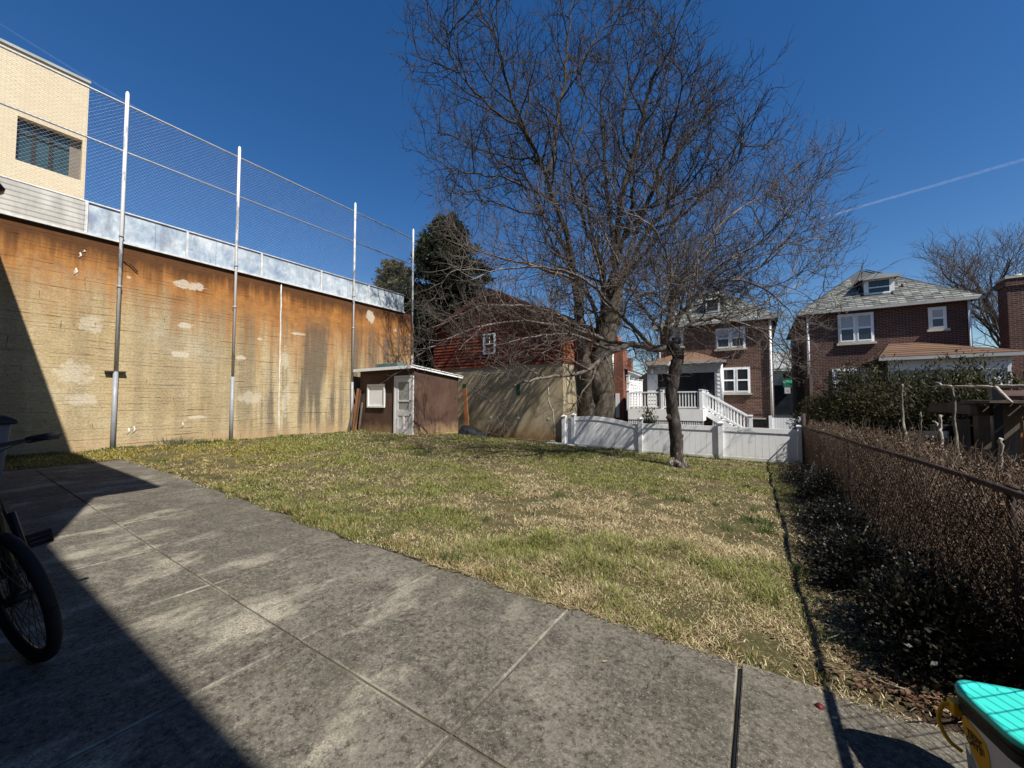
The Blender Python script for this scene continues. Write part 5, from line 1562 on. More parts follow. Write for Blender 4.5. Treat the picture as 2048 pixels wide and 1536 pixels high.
for k,(x,y,sx,sy,sz,lab) in enumerate((
    (1.95,15.3,1.05,1.2,2.2,'leftmost dark yew bush next to the corner of the white fence'),
    (2.3,13.9,1.2,1.25,2.95,'tall yew bush in front of the right brick house'),
    (2.8,12.5,1.25,1.25,3.0,'highest yew bush below the brown porch roof'),
    (3.4,11.2,1.2,1.1,2.75,'yew bush beside the tip of the long bleached branch'),
    (3.85,10.2,1.0,.95,2.3,'rightmost yew bush behind the lumber rack'),
    (2.1,11.6,.55,.7,1.3,'low yew bush behind the brown hedge and pale sticks'))):
    bushy('yew_bush', lab, 'bush', (x,y,gz(x,y)-.05), (sx,sy,sz), 36000, 60+k, (.007,.011,.004), (.085,.073,.022), .085, .26, 'leaf', -.1, 'yew bushes along the neighbouring yard')
bushy('arborvitae', 'small pointed evergreen behind the white fence in front of the deck', 'bush', (atY(1297,840,14.2)[0],14.2,-.45), (.28,.28,1.95), 3200, 71, (.014,.030,.010), (.07,.085,.03), .10, .3, 'leaf', .9)
bushy('twiggy_shrub', 'bare reddish shrub in the gap beside the right brick house', 'bush', (1.6,17.2,-.5), (.6,.6,1.5), 600, 72, (.10,.06,.045), (.20,.13,.10), .10, .12, 'leaf', .5)

# ------------------------------------------------------------------ right side: chain link fence, hedge, undergrowth
FXR = 1.0
K_ = thing('chain_link_fence', 'low rusty chain link fence along the right side of the lawn', 'fence', (FXR,6,-.2))
ry = lambda y: np.interp(y, [-2,3,7,12.6], [.90,.87,.76,.60])
yy = np.linspace(-1.5,12.6,16)
MB().tube(np.stack([np.full(16,FXR), yy, ry(yy)+rng.normal(0,.004,16)],-1), .017, 8).build('top_rail', MAT['rustpipe'], K_)
for y in (-1.2,2.88,6.9,9.8,12.55):
    z0 = float(gz(FXR,y))
    MB().cyl((FXR+.03,y,z0-.2),(FXR+.03,y,float(ry(y))+.0), .02, 10).build('post', MAT['rustpipe'], K_)
    MB().lathe((FXR+.03,y,float(ry(y))), [(.022,0),(.022,.012),(.006,.024)], 10).build('post_cap', MAT['rustpipe'], K_)
zlow = lambda y: np.interp(y, [-2,0,3,7,12.6], [.0,.0,-.06,-.19,-.36])
chain(FXR-.006, -1.2, 12.5, .04, .93, .078, .0019, 'wire_mesh', K_, MAT['rustwire'], .01, lambda y: np.interp(y,[-2,3,7,12.6],[-.03,-.06,-.17,-.33]))
# a second corner post with twisted vines at the white fence
MB().cyl((FXR+.0,12.62,-.5),(FXR+.0,12.62,.95), .05, 10).build('corner_post', MAT['rustpipe'], K_)

def hedge():
    r = np.random.default_rng(77)
    root = thing('hedge', 'dense brown leafless clipped hedge behind the rusty fence', 'hedge', (1.4,7.5,-.2))
    T = Tubes(); n = 9000
    def samp(n, ymin=2.5, ymax=12.6):
        y = ymin + (ymax-ymin)*r.random(n)**1.45
        x = FXR + .03 + .60*r.random(n)**1.5
        zt = ry(y) + .09 + .06*np.sin(y*1.3) + .22*(fbm(y, x*3, .45, 9)-.5) - .12*np.clip((x-FXR-.4)/.3,0,1)**2
        zt = zt - np.clip((3.0-y)/.6,0,1)*.25
        z0 = gz(x, y)
        f = r.random(n)**.75
        return x, y, z0 + (zt-z0)*f, f
    x, y, z, f = samp(n)
    d = rdir(n, r)*.6 + np.array([0,0,.9]); d /= np.linalg.norm(d,axis=1)[:,None]
    L = r.uniform(.08,.30,n)
    P0 = np.stack([x,y,z-.1],-1)
    for k in range(n):
        p = P0[k]; q = p + d[k]*L[k]; mid = (p+q)/2 + r.normal(0,.02,3)
        T.add([p,mid,q], [.0032,.0026,.0014], 3)
    for k in range(170):                                   # upright main stems
        yy_ = 2.5+10*r.random(); xx = FXR+.1+.35*r.random(); z0 = gz(xx,yy_)
        T.add([(xx,yy_,z0),(xx+r.normal(0,.05),yy_+r.normal(0,.08),z0+.4),(xx+r.normal(0,.1),yy_+r.normal(0,.12),z0+.85)], [.011,.008,.004], 4)
    T.build('stems', simple('hedge_twig',(.15,.105,.072),(.06,.042,.030),4,.85), root)
    n = 46000
    x, y, z, f = samp(n)
    D = rdir(n, r)+np.array([0,0,.2]); D /= np.linalg.norm(D,axis=1)[:,None]
    m = r.random((n,1))
    Cc = np.where(r.random((n,1))<.10, np.array([[.34,.27,.18]]), np.array([[.060,.038,.024]])*(1-m)+np.array([[.20,.135,.085]])*m)
    L = r.uniform(.013,.030,n)*np.clip(.8+.045*y,.8,1.35)
    V, F, K = cards(np.stack([x,y,z],-1), D, rdir(n,r), L, L*.5, Cc)
    o = link('dry_leaves', fast_mesh('dry_leaves', V, F, False, K), MAT['leaflitter'], root); kind(o,'stuff')
hedge()

# evergreen undergrowth at the foot of the fence
for k,(x,y,sx,sy,sz,n_,lab) in enumerate((
    (.76,3.0,.34,.62,.50,5200,'dark glossy leaved shrub at the fence foot nearest the pails'),
    (.66,4.15,.42,.80,.30,5200,'low dark ivy mat in the middle of the fence foot'),
    (.70,5.6,.36,.95,.24,4600,'thin dark ivy patch farther along the fence foot'),
    (.78,7.2,.30,.70,.60,4200,'dark shrub against the fence midway to the white fence'),
    (.74,9.3,.32,1.1,.34,4200,'far dark shrub where the fence meets the lawn edge'))):
    bushy('ivy_shrub', lab, 'shrub', (x,y,gz(x,y)), (sx,sy,sz), int(n_*1.5), 90+k, (.008,.010,.006), (.045,.040,.026), .030, .5, 'glossleaf', .2, 'dark shrubs along the rusty fence')
for k,(a,b,r0,lab) in enumerate((
    ((.92,2.62,gz(.9,2.6)),(.80,2.2,.32),.007,'thin dead stem leaning beside the teal lidded pail'),
    ((.55,4.2,gz(.55,4.2)+.02),(.95,5.3,.10),.010,'dead stem lying through the ivy under the fence'),
    ((.6,8.2,gz(.6,8.2)+.03),(.95,10.0,.05),.022,'grey log lying at the far foot of the fence'))):
    o = MB().tube([a,((a[0]+b[0])/2+.02,(a[1]+b[1])/2,(a[2]+b[2])/2+.02),b],[r0,r0*.9,r0*.6],6).build('dead_stem', MAT['deadstick']); tag(o, lab, 'stick')
# sticks standing in the hedge and the pale pole laid across
def stick(label, pts, r0, r1, mat, X=None, forks=()):
    root = thing('standing_stick', label, 'stick', pts[0], 'bare sticks standing in the hedge')
    MB().tube(smoothpath(pts,4,.006,rng), np.linspace(r0,r1,(len(pts)-1)*4+1), 8).build('stem', MAT[mat], root)
    for f in forks: MB().tube(smoothpath(f,3,.004,rng), np.linspace(r1*.9,r1*.4,(len(f)-1)*3+1), 6).build('fork', MAT[mat], root)
Xs = 1.75
def q(px,py,X=Xs): return atX(px,py,X)
stick('grey crooked stick, leftmost of those standing in the hedge', [q(1814,890),q(1806,840),q(1803,800),q(1805,768)], .018,.012,'deadstick')
stick('thin grey stick with forked tip left of the pale forked stick', [q(1836,900),q(1839,870),q(1842,840),q(1841,824)], .014,.008,'deadstick', forks=([q(1842,838),q(1847,830)],[q(1842,838),q(1838,828)]))
stick('pale peeled forked stick standing in the hedge', [q(1890,915),q(1884,880),q(1879,855),q(1881,830)], .016,.015,'stick', forks=([q(1879,855),q(1872,846),q(1865,842)],))
stick('long pole stick carrying the white branch', [q(1923,925),q(1911,885),q(1908,820),q(1905,775)], .017,.012,'deadstick')
stick('pale birch stick at the front of the lumber frame', [q(2000,945),q(2002,910),q(2003,877)], .017,.014,'stick')
wb = thing('white_branch', 'long bleached branch lying across the tops of the sticks', 'branch', q(1905,774))
MB().tube(smoothpath([q(1880,771),q(1905,773,1.78),q(1960,774,1.9),q(2010,773,2.0),q(2070,774,2.1)],4,.004,rng), np.linspace(.011,.019,17), 8).build('stem', MAT['stick'], wb)
MB().tube(smoothpath([q(1883,771),q(1878,766),q(1870,765)],3),np.linspace(.012,.005,7),6).build('fork', MAT['stick'], wb)
MB().tube(smoothpath([q(1883,771),q(1873,772),q(1864,774)],3),np.linspace(.011,.004,7),6).build('fork', MAT['stick'], wb)
MB().tube(smoothpath([q(1992,774),q(2008,790),q(2025,806)],3),np.linspace(.013,.008,7),6).build('fork', MAT['stick'], wb)

# lumber frame in the neighbouring yard
Lf = thing('lumber_rack', 'rough weathered lumber rack with plank roof in the neighbouring yard', 'rack', (3.0,8.6,-.25))
def wpost(px, top, bot, X, w, mat='oldwood'):
    a, b = atX(px,top,X), atX(px,bot,X)
    MB().box(X-w/2,X+w/2,a[1]-w/2,a[1]+w/2,-.4,a[2]).build('post', MAT[mat], Lf)
for px, top, X, w, mm in ((1965,815,2.75,.15,'oldwood'),(1978,812,2.9,.12,'plank'),(2008,800,2.7,.18,'oldwood'),(1990,775,2.5,.08,'blackmetal'),(2028,810,2.9,.09,'plank')):
    wpost(px, top, 930, X, w, mm)
a, b = atX(1918,812,2.95), atX(2060,812,2.65)
za_ = 1.22
for k in range(6):
    dz_ = rng.uniform(-.03,.05); y0_, y1_ = 7.0+rng.uniform(-.2,.2), 8.6+rng.uniform(-.5,.1)
    MB().beam((2.4+k*.25,y0_,za_+.03+dz_),(2.4+k*.25+rng.uniform(-.06,.06),y1_,za_+.02+rng.uniform(-.03,.06)),.21,.03).build('roof_plank', MAT['oldwood'], Lf)
MB().box(2.3,3.85,7.36,7.42,za_-.12,za_+.0).build('beam', MAT['oldwoodx'], Lf)
MB().box(2.26,2.32,7.2,8.6,za_-.10,za_+.02).build('beam', MAT['oldwood'], Lf)
for z in (.10,.55):
    MB().box(2.5,2.56,7.6,8.7,z,z+.09).build('rail', MAT['oldwood'], Lf)
for k in range(7):
    MB().box(2.6+k*.16,2.6+k*.16+.12,8.7,8.74,-.3,1.0).build('back_board', MAT['oldwood'], Lf)
MB().box(2.4,3.9,8.75,9.1,.0,.9).build('back_panel', MAT['black'], Lf)
o = MB().beam((3.2,8.9,1.42),(2.8,7.9,1.33),.30,.05).build('plank', MAT['shedwood']); tag(o,'dark brown plank laid on top of the lumber rack','plank')
fl = thing('rail_fence', 'grey horizontal rail seen between the sticks behind the hedge', 'fence', (2.2,11,-.3))
MB().beam(q(1812,868,2.0),q(1890,869,2.0)+np.array([0,0,.0]),.04,.09).build('rail', MAT['grey_trim'], fl)
for px in (1818,1886):
    a = q(px,872,2.0); MB().box(a[0]-.04,a[0]+.04,a[1]-.04,a[1]+.04,-.5,a[2]+.02).build('post', MAT['oldwood'], fl)
# ------------------------------------------------------------------ lawn
def lawn():
    r = np.random.default_rng(101)
    n = 1700000
    # sample in polar coordinates round the camera so near grass is denser
    lo, hi = 1.2, 22.0
    rho = lo*(hi/lo)**r.random(n)
    th = r.uniform(R(-62), R(62), n) + math.pi/2 + YAW
    x, y = rho*np.cos(th), rho*np.sin(th)
    rag = np.where(x < -2.0, .26, .10)
    edge = 2.35 + (fbm(x, y, .45, 50)-.5)*rag - .03
    strip = (x < -10.5) & (y > -2.5)
    ok = (x > -12.48) & (x < .92+.0*y) & (y < 12.62) & ((y > edge) | strip)
    ok &= ~((x > -12.2) & (x < -9.4) & (y > 8.85) & (y < 11.05))
    x, y, rho = x[ok], y[ok], rho[ok]
    big = fbm(x, y, 2.6, 60); mid = fbm(x, y, .8, 63); sm = vnoise(x, y, .22, 66)
    keep = r.random(len(x)) < np.clip(.16 + 1.7*(mid-.28) + .9*(sm-.5), .05, 1)
    keep &= r.random(len(x)) < np.clip((.95-x)/.55, .0, 1)           # thins out under the fence
    x, y, rho, big, mid, sm = (a[keep] for a in (x,y,rho,big,mid,sm))
    if len(x) > 620000:
        s = r.permutation(len(x))[:620000]; x, y, rho, big, mid, sm = (a[s] for a in (x,y,rho,big,mid,sm))
    n = len(x)
    z = gsurf(x, y)
    # greener toward the back and left, dry straw in the middle and front
    back = np.clip((y-3.2)/5.5, 0, 1)*.36 + np.clip((-x-2)/8, 0, 1)*.16
    g = np.clip((big-.5)*2.6 + (mid-.5)*2.0 + .10 + back, .03, .82)
    green = r.random(n) < g*.80
    u = r.random((n,1)); w = r.random((n,1))
    straw = np.array([.26,.19,.09])*(1-u)+np.array([.76,.65,.40])*u
    straw = np.where(w < .30, np.array([.15,.095,.045]), straw)
    gr = np.array([.070,.092,.020])*(1-u)+np.array([.29,.29,.085])*u
    col = np.where(green[:,None], gr, straw)
    yel = fbm(x, y, 1.3, 70)[:,None]
    left = (np.clip((-x-6)/4,0,1)*np.clip((6.5-y)/3,0,1))[:,None]      # mossy yellow strip by the wall
    col = col*(1-.55*left) + .55*left*np.array([.34,.265,.052])
    h = .78*np.where(green, r.uniform(.018,.062,n), r.uniform(.014,.055,n))*(1+1.6*(sm-.5)*(mid+.2))
    lush = np.exp(-((x+1.3)**2+(y-3.2)**2)/1.2)
    h *= 1+.55*lush
    tilt = np.where(green, r.uniform(.25,1.1,n), r.uniform(.8,2.8,n))
    az = r.uniform(0, 2*np.pi, n)
    d = np.stack([np.cos(az)*tilt, np.sin(az)*tilt, np.ones(n)],-1); d /= np.linalg.norm(d,axis=1)[:,None]
    sd = np.stack([-np.sin(az), np.cos(az), np.zeros(n)],-1)
    wd = (.0016+.00085*rho)*r.uniform(.7,1.35,n)
    L = h*(1+.055*rho)
    P = np.stack([x,y,z-.004],-1)
    bend = np.stack([np.cos(az),np.sin(az),np.full(n,-.45)],-1)
    A, B = P-sd*(wd*.5)[:,None], P+sd*(wd*.5)[:,None]
    M1 = P+d*(L*.6)[:,None]
    Cm, Dm = M1+sd*(wd*.42)[:,None], M1-sd*(wd*.42)[:,None]
    tip = M1 + d*(L*.5)[:,None] + bend*(L*.22)[:,None]
    V = np.stack([A,B,Cm,Dm,tip],1).reshape(-1,3)
    i = np.arange(n)[:,None]*5
    F = np.concatenate([i+np.array([0,1,2]), i+np.array([0,2,3]), i+np.array([3,2,4])],0)
    K = np.repeat(np.c_[col, np.ones(n)],5,0)
    o = link('lawn_grass', fast_mesh('lawn_grass', V, F, False, K), MAT['grass'])
    tag(o, 'patchy dormant lawn grass in straw and olive green', 'grass', kind='stuff')
lawn()

def tufts():
    """dark upright wild onion clumps and the rough tufts along edges"""
    r = np.random.default_rng(111)
    spots = []
    for px,py,s in ((1500,1045,.9),(1525,1050,1.1),(1508,1025,.8),(1532,1068,1.2),(1455,1060,.7),(1590,1020,.8),(1570,1005,.8),(1625,1000,.7),(1600,985,.6),(1555,985,.7),
                    (1495,975,.7),(1440,950,.6),(1525,955,.6),(1345,1000,.9),(1370,1005,.9),(1310,985,.7),(1275,995,.6),(1120,995,.7),(1035,980,.6),(840,910,.7),(855,905,.8),
                    (325,925,.9),(598,900,.6),(820,895,.6),(720,890,.5),(530,890,.6),(1500,930,.5),(1430,1010,.5),(1560,1035,.7),(1640,1060,.5),(975,1040,.6)):
        rr_ = ray(px,py); t = (CAM_H+.15)/(-rr_[2])
        for _ in range(3):
            X, Y = rr_[0]*t, rr_[1]*t; t = (CAM_H-gz(X,Y))/(-rr_[2])
        spots.append((rr_[0]*t, rr_[1]*t, s, 0))
    for px,py,s in ((345,890,1.6),(365,893,1.4),(400,890,1.3),(430,888,1.1),(455,888,1.0),(1000,940,.6)):
        X = -12.25; p = atX(px,890,X); spots.append((X+r.uniform(0,.2), p[1], s, 0 if px > 380 else 1))
    for k in range(26): spots.append((-12.35+.2*r.random(), r.uniform(-.5,8.3), r.uniform(.4,.9), 2))
    for k in range(70): spots.append((r.uniform(-9,.3), 2.38+r.uniform(0,.06), r.uniform(.3,.8), 3))
    for k in range(22): spots.append((r.uniform(-5.3,.8), 12.5+r.uniform(0,.08), r.uniform(.5,.9), 2))
    spots.append((-2.25,2.40,1.2,3)); spots.append((-2.15,2.44,1.1,0))
    Ps=[];Ds=[];Ls=[];Ws=[];Cs=[]
    for x,y,s,kd in spots:
        n = int(r.uniform(40,75)*s)+12
        rad = (.05 if kd in (0,3) else .09)*s
        X = x+r.normal(0,rad,n); Y = y+r.normal(0,rad,n)
        if kd == 3: Y = np.maximum(Y, 2.35)
        P = np.stack([X,Y,gsurf(X,Y)],-1)
        d = np.stack([r.normal(0,.42,n)+(X-x)*3, r.normal(0,.42,n)+(Y-y)*3, np.ones(n)],-1); d /= np.linalg.norm(d,axis=1)[:,None]
        Ps.append(P);Ds.append(d);Ls.append(r.uniform(.05,.13,n)*s*(1.4 if kd==1 else .9 if kd==3 else 1.0))
        Ws.append(np.full(n,.004+.0007*math.hypot(x,y)))
        u = r.random((n,1))
        if kd in (0,2): c = np.array([.035,.075,.018])*(1-u)+np.array([.12,.165,.045])*u
        elif kd == 1: c = np.array([.06,.075,.05])*(1-u)+np.array([.17,.19,.11])*u
        else: c = np.where(r.random((n,1))<.7, np.array([.40,.30,.14])*(.6+.5*u), np.array([.14,.17,.045])*(.7+.5*u))
        Cs.append(c)
    P,D,L,W2,Cc = map(np.concatenate,(Ps,Ds,Ls,Ws,Cs))
    V,F,K = cards(P,D,rdir(len(P),r),L,W2,Cc)
    o = link('wild_onion_grass', fast_mesh('wild_onion_grass',V,F,False,K), MAT['grass'])
    tag(o, 'dark green upright grass tufts scattered over the lawn and edges', 'grass', kind='stuff')
tufts()

def litter():
    r = np.random.default_rng(121)
    n = 7000
    y = 2.45+10*r.random(n)**1.4; x = .95-.75*np.abs(r.normal(0,.42,n))
    n2 = 260
    x = np.r_[x, r.uniform(-11,.5,n2)]; y = np.r_[y, r.uniform(2.4,12,n2)]
    n3 = 5
    x = np.r_[x, r.uniform(-1.2,.9,n3)]; y = np.r_[y, r.uniform(1.6,2.36,n3)]
    n = len(x)
    z = np.where(y > 2.36, gsurf(x,y)+.015+.02*r.random(n), gz(x,y)+.008)
    D = rdir(n,r); D[:,2]*=.35; D /= np.linalg.norm(D,axis=1)[:,None]
    N = rdir(n,r)*.4+np.array([0,0,1.0])
    u = r.random((n,1))
    Cc = np.array([.075,.035,.025])*(1-u)+np.array([.26,.155,.09])*u
    pal = r.random(n) < .04
    Cc[pal] = np.array([.50,.42,.31])
    Cc[-(n2+n3):] = np.array([.52,.43,.28])*(.7+.5*r.random((n2+n3,1)))
    L = r.uniform(.016,.042,n)
    V,F,K = cards(np.stack([x,y,z],-1), D, N, L, L*.55, Cc)
    o = link('leaf_litter', fast_mesh('leaf_litter',V,F,False,K), MAT['leaflitter'])
    tag(o, 'dead brown leaves scattered under the fence and on the lawn', 'leaves', kind='stuff')
    T = Tubes()
    for k in range(260):
        yy_ = 2.5+9.5*r.random()**1.3; xx = .95-.5*abs(r.normal(0,.4)); z0 = float(gz(xx,yy_))+.02
        a = r.uniform(0,6.28); L_s = r.uniform(.08,.4)
        T.add([(xx,yy_,z0),(xx+math.cos(a)*L_s*.5,yy_+math.sin(a)*L_s*.5,z0+r.uniform(.0,.06)),(xx+math.cos(a)*L_s,yy_+math.sin(a)*L_s,z0+r.uniform(0,.1))],[.004,.003,.002],4)
    for k in range(26):
        xx, yy_ = r.uniform(-9,.4), r.uniform(2.6,11.5); z0 = float(gsurf(xx,yy_)[0])+.025
        a = r.uniform(0,6.28); L_s = r.uniform(.12,.5)
        T.add([(xx,yy_,z0),(xx+math.cos(a)*L_s*.5,yy_+math.sin(a)*L_s*.5,z0+.01),(xx+math.cos(a)*L_s,yy_+math.sin(a)*L_s,z0)],[.006,.005,.003],4)
    o = T.build('fallen_twigs', MAT['deadstick'])
    tag(o, 'fallen dry twigs lying on the lawn and under the fence', 'twigs', kind='stuff')
litter()

# ------------------------------------------------------------------ pails by the fence
def rrect(w, d, r, n=7):
    pts = []
    for cx_, cy_, a0 in ((w/2-r,d/2-r,0),(-w/2+r,d/2-r,90),(-w/2+r,-d/2+r,180),(w/2-r,-d/2+r,270)):
        for k in range(n):
            a = R(a0+90*k/(n-1)); pts.append((cx_+r*math.cos(a), cy_+r*math.sin(a)))
    return pts
def loft(rings, cap0=True, cap1=True):
    mb = MB(); n = len(rings[0][0]); v=[]; f=[]
    for pts, z in rings: v += [(a,b,z) for a,b in pts]
    for i in range(len(rings)-1):
        for k in range(n): f.append((i*n+k,i*n+(k+1)%n,(i+1)*n+(k+1)%n,(i+1)*n+k))
    mb.add(v,f,True)
    if cap0: mb.f.append(tuple(range(n))[::-1]); mb.s.append(False)
    if cap1: mb.f.append(tuple((len(rings)-1)*n+k for k in range(n))); mb.s.append(False)
    return mb
def pail(label, x, y, rot, s=1.0):
    z0 = gz(x,y)+.004
    root = thing('litter_pail', label, 'pail', (x,y,z0), 'teal lidded pails beside the fence')
    root.rotation_euler = (0,0,rot); root.scale = (s,s,s)
    W0, D0, H = .265, .285, .355
    def put(name, mb, mat, par=root, bevel=0):
        o = mb.build(name, mat); o.parent = par
        if bevel:
            b = o.modifiers.new('b','BEVEL'); b.width = bevel; b.segments = 2; b.limit_method='ANGLE'
        return o
    body = put('body', loft([(rrect(W0*.84,D0*.84,.05),.0),(rrect(W0*.86,D0*.86,.055),.01),(rrect(W0*.97,D0*.97,.06),H-.05),(rrect(W0*.97,D0*.97,.06),H-.02)]), MAT['pailwhite'])
    put('rim', loft([(rrect(W0,D0,.062),H-.075),(rrect(W0+.012,D0+.012,.064),H-.07),(rrect(W0+.012,D0+.012,.064),H-.058),(rrect(W0,D0,.062),H-.053),(rrect(W0,D0,.062),H-.04),(rrect(W0+.016,D0+.016,.065),H-.036),(rrect(W0+.016,D0+.016,.065),H-.012)]), MAT['black'])
    put('lid', loft([(rrect(W0+.022,D0+.022,.068),H-.014),(rrect(W0+.024,D0+.024,.069),H-.002),(rrect(W0+.018,D0+.018,.066),H+.006),(rrect(W0-.02,D0-.02,.055),H+.007),(rrect(W0-.03,D0-.03,.05),H+.003)]), MAT['teal'])
    # handle hanging on the left side, between two ears
    hx = -W0/2-.004
    pts = [(hx+.01,.125,H-.085),(hx-.02,.135,H-.10),(hx-.035,.12,H-.15),(hx-.02,.10,H-.20),(hx-.004,.07,H-.225)]
    put('handle', MB().tube(smoothpath([(hx+.0,.128,H-.07),(hx-.025,.134,H-.085),(hx-.045,.12,H-.13),(hx-.030,.105,H-.18),(hx-.004,.09,H-.20)],5), .0065, 8), MAT['yellow'])
    put('handle_ear', MB().box(hx-.012,hx+.012,.105,.14,H-.10,H-.055), MAT['yellow'], root, .004)
    # printed label on the side that faces the patio
    lx = lambda z: -(W0*(.86+.11*(z-.01)/(H-.06)))/2-.0016
    def patch(poly, mat, name, off=0.0, par=body):
        v = [(lx(z)-off, yv, z) for yv, z in poly]
        return put(name, MB().add(v, [tuple(range(len(v)))]), mat, par)
    patch([(.108,.262),(.085,.272),(.015,.250),(.003,.225),(.0,.135),(.012,.108),(.03,.112),(.085,.185),(.106,.22)], MAT['label_yellow'], 'label')
    patch([(.104,.17),(.08,.15),(.04,.09),(.0,.09),(-.01,.02),(.10,.02)], MAT['label_grey'], 'label')
    cu = bpy.data.curves.new('lettering','FONT'); cu.body = 'TIDY\nCATS'; cu.size = .027; cu.space_line = .85; cu.align_x = 'CENTER'; cu.offset = .0008; cu.extrude = .0004
    tmp = bpy.data.objects.new('lettering_curve', cu); C.objects.link(tmp)
    dg = bpy.context.evaluated_depsgraph_get()
    me = bpy.data.meshes.new_from_object(tmp.evaluated_get(dg)); bpy.data.objects.remove(tmp)
    o = bpy.data.objects.new('lettering', me); C.objects.link(o); me.materials.clear(); me.materials.append(MAT['print_black'])
    slope = math.atan((W0*.11/2)/(H-.06))
    o.rotation_euler = (math.pi/2, 0, -math.pi/2); o.location = (lx(.225)-.004, .054, .222)
    o.parent = body
    for k in range(4):
        patch([(.09-.002*k,.115-.016*k),(.05,.108-.016*k),(.05,.104-.016*k),(.09-.002*k,.111-.016*k)], MAT['print_black'], 'fine_print', .001)
    return root
pail('white cat litter pail with bright teal lid beside the fence', .715, 1.905, R(14))
pail('second teal lidded pail cut by the bottom right corner', .785, 1.60, R(17))
o = lump('fruit', (.20,2.20,gz(.20,2.2)), (.018,.018,.018), simple('dark_red_fruit',(.10,.012,.014),None,5,.4), 9, 12, 6, .03)
tag(o, 'small dark red fruit lying on the slab beside the lawn edge', 'fruit')

# ------------------------------------------------------------------ bicycle leaning by the house wall
def bicycle():
    root = thing('bicycle', 'black bicycle parked in the shade at left edge of the patio', 'bicycle', (-3.11,.40,gz(-3.1,.4)))
    z0 = gz(-3.1,.4)
    hub = np.array([-3.06,.33,z0+.335])
    lean = np.array([.0,-.2,1.0]); lean /= np.linalg.norm(lean)        # bicycle's own up
    fwd = unit(np.array([1.0,-.04,0])); side = unit(np.cross(lean, fwd)) # side points to +Y-ish
    up = unit(np.cross(fwd, side))
    rear = hub - fwd*1.04
    def wheel(c, f, name, Rw=.335):
        s = unit(np.cross(up, f)); u = unit(np.cross(f, s))
        n = 40; a = np.linspace(0,2*np.pi,n+1)
        ring = lambda rad: np.array([c + f*rad*math.cos(t)+u*rad*math.sin(t) for t in a])
        w = MB().tube(ring(Rw-.024), .026, 10, False).build(name, MAT['rubber'], root)
        MB().tube(ring(Rw-.055), .011, 8, False).build('rim', MAT['blackmetal'], w)
        T = Tubes()
        for k in range(32):
            t = 2*np.pi*k/32; t2 = t + (.5 if k%4<2 else -.5)
            sd = s*(.03 if k%2 else -.03)
            T.add([c+sd+(f*math.cos(t2)+u*math.sin(t2))*.022, c+(f*math.cos(t)+u*math.sin(t))*(Rw-.06)], .0016, 4)
        T.build('spokes', MAT['blackmetal'], w)
        MB().cyl(c-s*.05, c+s*.05, .022, 12).build('hub', MAT['blackmetal'], w)
        MB().cyl(c+s*.05, c+s*.075, .010, 8).build('axle_nut', MAT['chrome'], w)
        return s
    steer = unit(fwd*math.cos(R(13)) + side*math.sin(R(13)))
    s1 = wheel(hub, steer, 'wheel'); wheel(rear, fwd, 'wheel')
    crown = hub + up*.40 - fwd*.09; head = hub + up*.60 - fwd*.15
    bb = hub - fwd*.62 - up*.04; seat = bb - fwd*.17 + up*.50
    fk = MB()
    for sg in (-1,1): fk.tube([hub+s1*.055*sg, hub+s1*.055*sg+up*.2-fwd*.03, crown+s1*.045*sg], [.009,.012,.015], 8)
    fk.tube([crown, head+up*.08], .018, 8); fk.build('fork', MAT['blackmetal'], root)
    fr = MB()
    for p, q_, r_ in ((crown+up*.06,bb,.02),(head,seat+up*.0,.017),(bb,seat+up*.06,.017),(crown+up*.02,head+up*.03,.022)): fr.tube([p,q_], r_, 10)
    for sg in (-1,1): fr.tube([bb+side*.03*sg, rear+side*.06*sg], .009, 8); fr.tube([seat+side*.02*sg, rear+side*.06*sg], .008, 8)
    fr.build('frame', MAT['blackmetal'], root)
    MB().tube([seat+up*.05, seat+up*.20], .013, 8).build('seat_post', MAT['chrome'], root)
    sc0 = seat+up*.22
    MB().tube([sc0-fwd*.13, sc0-fwd*.05+up*.01, sc0+fwd*.04, sc0+fwd*.15], [.07,.075,.04,.02], 10).build('saddle', MAT['rubber'], root)
    stem = head + up*.14 + steer*.05
    MB().tube([head+up*.06, head+up*.13, stem], .015, 8).build('stem', MAT['blackmetal'], root)
    hb_ = [stem-s1*.25, stem-s1*.12, stem+s1*.12, stem+s1*.25]
    MB().tube(hb_, .012, 8).build('handlebar', MAT['blackmetal'], root)
    for sg in (-1,1): MB().tube([stem+s1*.14*sg, stem+s1*.155*sg, stem+s1*.255*sg, stem+s1*.265*sg], [.014,.018,.018,.012], 12).build('grip', MAT['rubber'], root)
    MB().tube([stem+s1*.16+steer*.02, stem+s1*.2+steer*.05-up*.01, stem+s1*.24+steer*.055-up*.015], .006, 6).build('brake_lever', MAT['blackmetal'], root)
    MB().tube(smoothpath([stem+s1*.16+steer*.02, stem+steer*.12-up*.04, head+steer*.05-up*.1]), .003, 6).build('cable', MAT['black'], root)
    cr = unit(fwd*.35+up*.93)
    MB().cyl(bb-side*.06, bb+side*.06, .02, 10).build('crank_axle', MAT['blackmetal'], root)
    for sg in (1,-1):
        e = bb + side*.065*sg + cr*.17*sg
        MB().beam(bb+side*.065*sg, e, .022, .012, side).build('crank_arm', MAT['blackmetal'], root)
        pd = MB(); c_ = e+side*.06*sg; pf = unit(fwd*.55+up*.8); pu = unit(np.cross(side, pf))
        for d1 in (-1,1):
            pd.obox(c_+pf*.04*d1, pf*.007, side*.048, pu*.011); pd.obox(c_+side*.045*d1, pf*.046, side*.006, pu*.010)
        pd.obox(c_, pf*.008, side*.046, pu*.008)
        pd.build('pedal', MAT['black'], root)
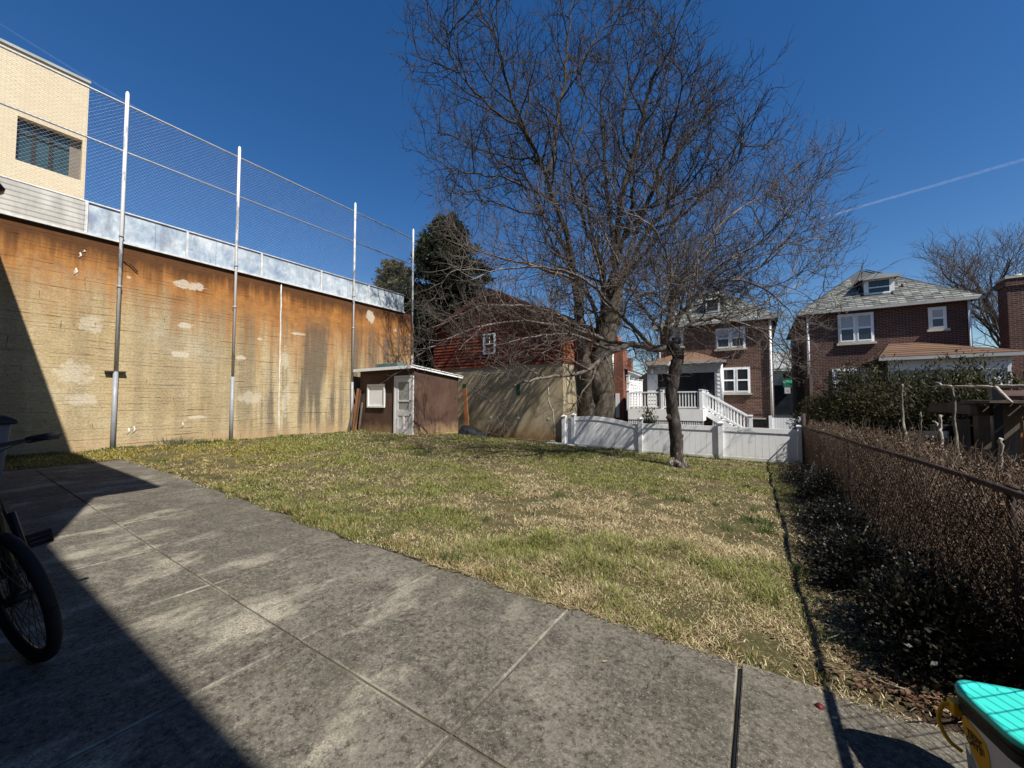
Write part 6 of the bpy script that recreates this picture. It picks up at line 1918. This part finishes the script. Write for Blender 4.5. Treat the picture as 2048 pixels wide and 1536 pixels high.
    MB().tube([bb+side*.05+np.array(fwd)*.085*math.cos(t)+up*.085*math.sin(t) for t in np.linspace(0,2*np.pi,21)], .005, 6, False).build('chainring', MAT['blackmetal'], root)
bicycle()

# rubbish bin
def bin_():
    x, y = -7.45, .36; z0 = gz(x,y)+.004
    root = thing('wheeled_bin', 'grey wheeled rubbish bin with black lid at left edge in shade', 'bin', (x,y,z0))
    body = loft([(rrect(.42,.44,.05),.10),(rrect(.44,.46,.05),.12),(rrect(.56,.58,.05),.92),(rrect(.56,.58,.05),.95)])
    o = body.build('body', MAT['bingrey']); o.parent = root
    o = loft([(rrect(.60,.64,.06),.95),(rrect(.64,.68,.06),.96),(rrect(.63,.67,.06),1.0),(rrect(.5,.54,.05),1.05)]).build('lid', MAT['black']); o.parent = root
    for sg in (-1,1):
        o = MB().cyl((-.20,.20*sg,.11),(-.20,.24*sg,.11),.11,18).build('wheel', MAT['rubber']); o.parent = root
    o = MB().tube([(-.30,-.2,.93),(-.36,-.2,.97),(-.36,.2,.97),(-.30,.2,.93)], .014, 8).build('handle', MAT['black']); o.parent = root
    o = MB().box(.10,.20,-.2,.2,.0,.1).build('foot', MAT['black']); o.parent = root
bin_()

# ------------------------------------------------------------------ high vapour trails
def contrail(label, pts, wid, dens):
    d = 6000.0
    P = smoothpath([atD(px,py,d) for px,py in pts], 8)
    m = M_('vapour', 1, 0)
    x, y, z = m.sep()
    n = m.noise(.010, 4, .6)
    tr = m.n('ShaderNodeBsdfTransparent'); df = m.n('ShaderNodeBsdfDiffuse'); df.inputs[0].default_value = (.9,.9,.9,1)
    lw = m.n('ShaderNodeLayerWeight'); lw.inputs[0].default_value = .5
    k = m.math('MULTIPLY', m.math('POWER', m.math('SUBTRACT', 1.0, lw.outputs['Facing']), 1.6), m.math('MULTIPLY', m.ramp(n,(.3,.4),(.65,1)), dens))
    mx = m.n('ShaderNodeMixShader'); m.l(k, mx.inputs[0]); m.l(tr.outputs[0], mx.inputs[1]); m.l(df.outputs[0], mx.inputs[2])
    m.l(mx.outputs[0], m.t.nodes['Material Output'].inputs[0])
    o = MB().tube(P, np.linspace(wid*.6, wid, len(P)), 14).build('vapour_trail', m.m)
    o['kind'] = 'structure'
contrail('', [(1640,438),(1760,402),(1900,362),(2048,319),(2200,276)], 34, .13)
contrail('', [(-60,10),(60,85),(200,172),(330,250)], 22, .07)
print('branches', N1, N2, 'objects', len(bpy.data.objects))
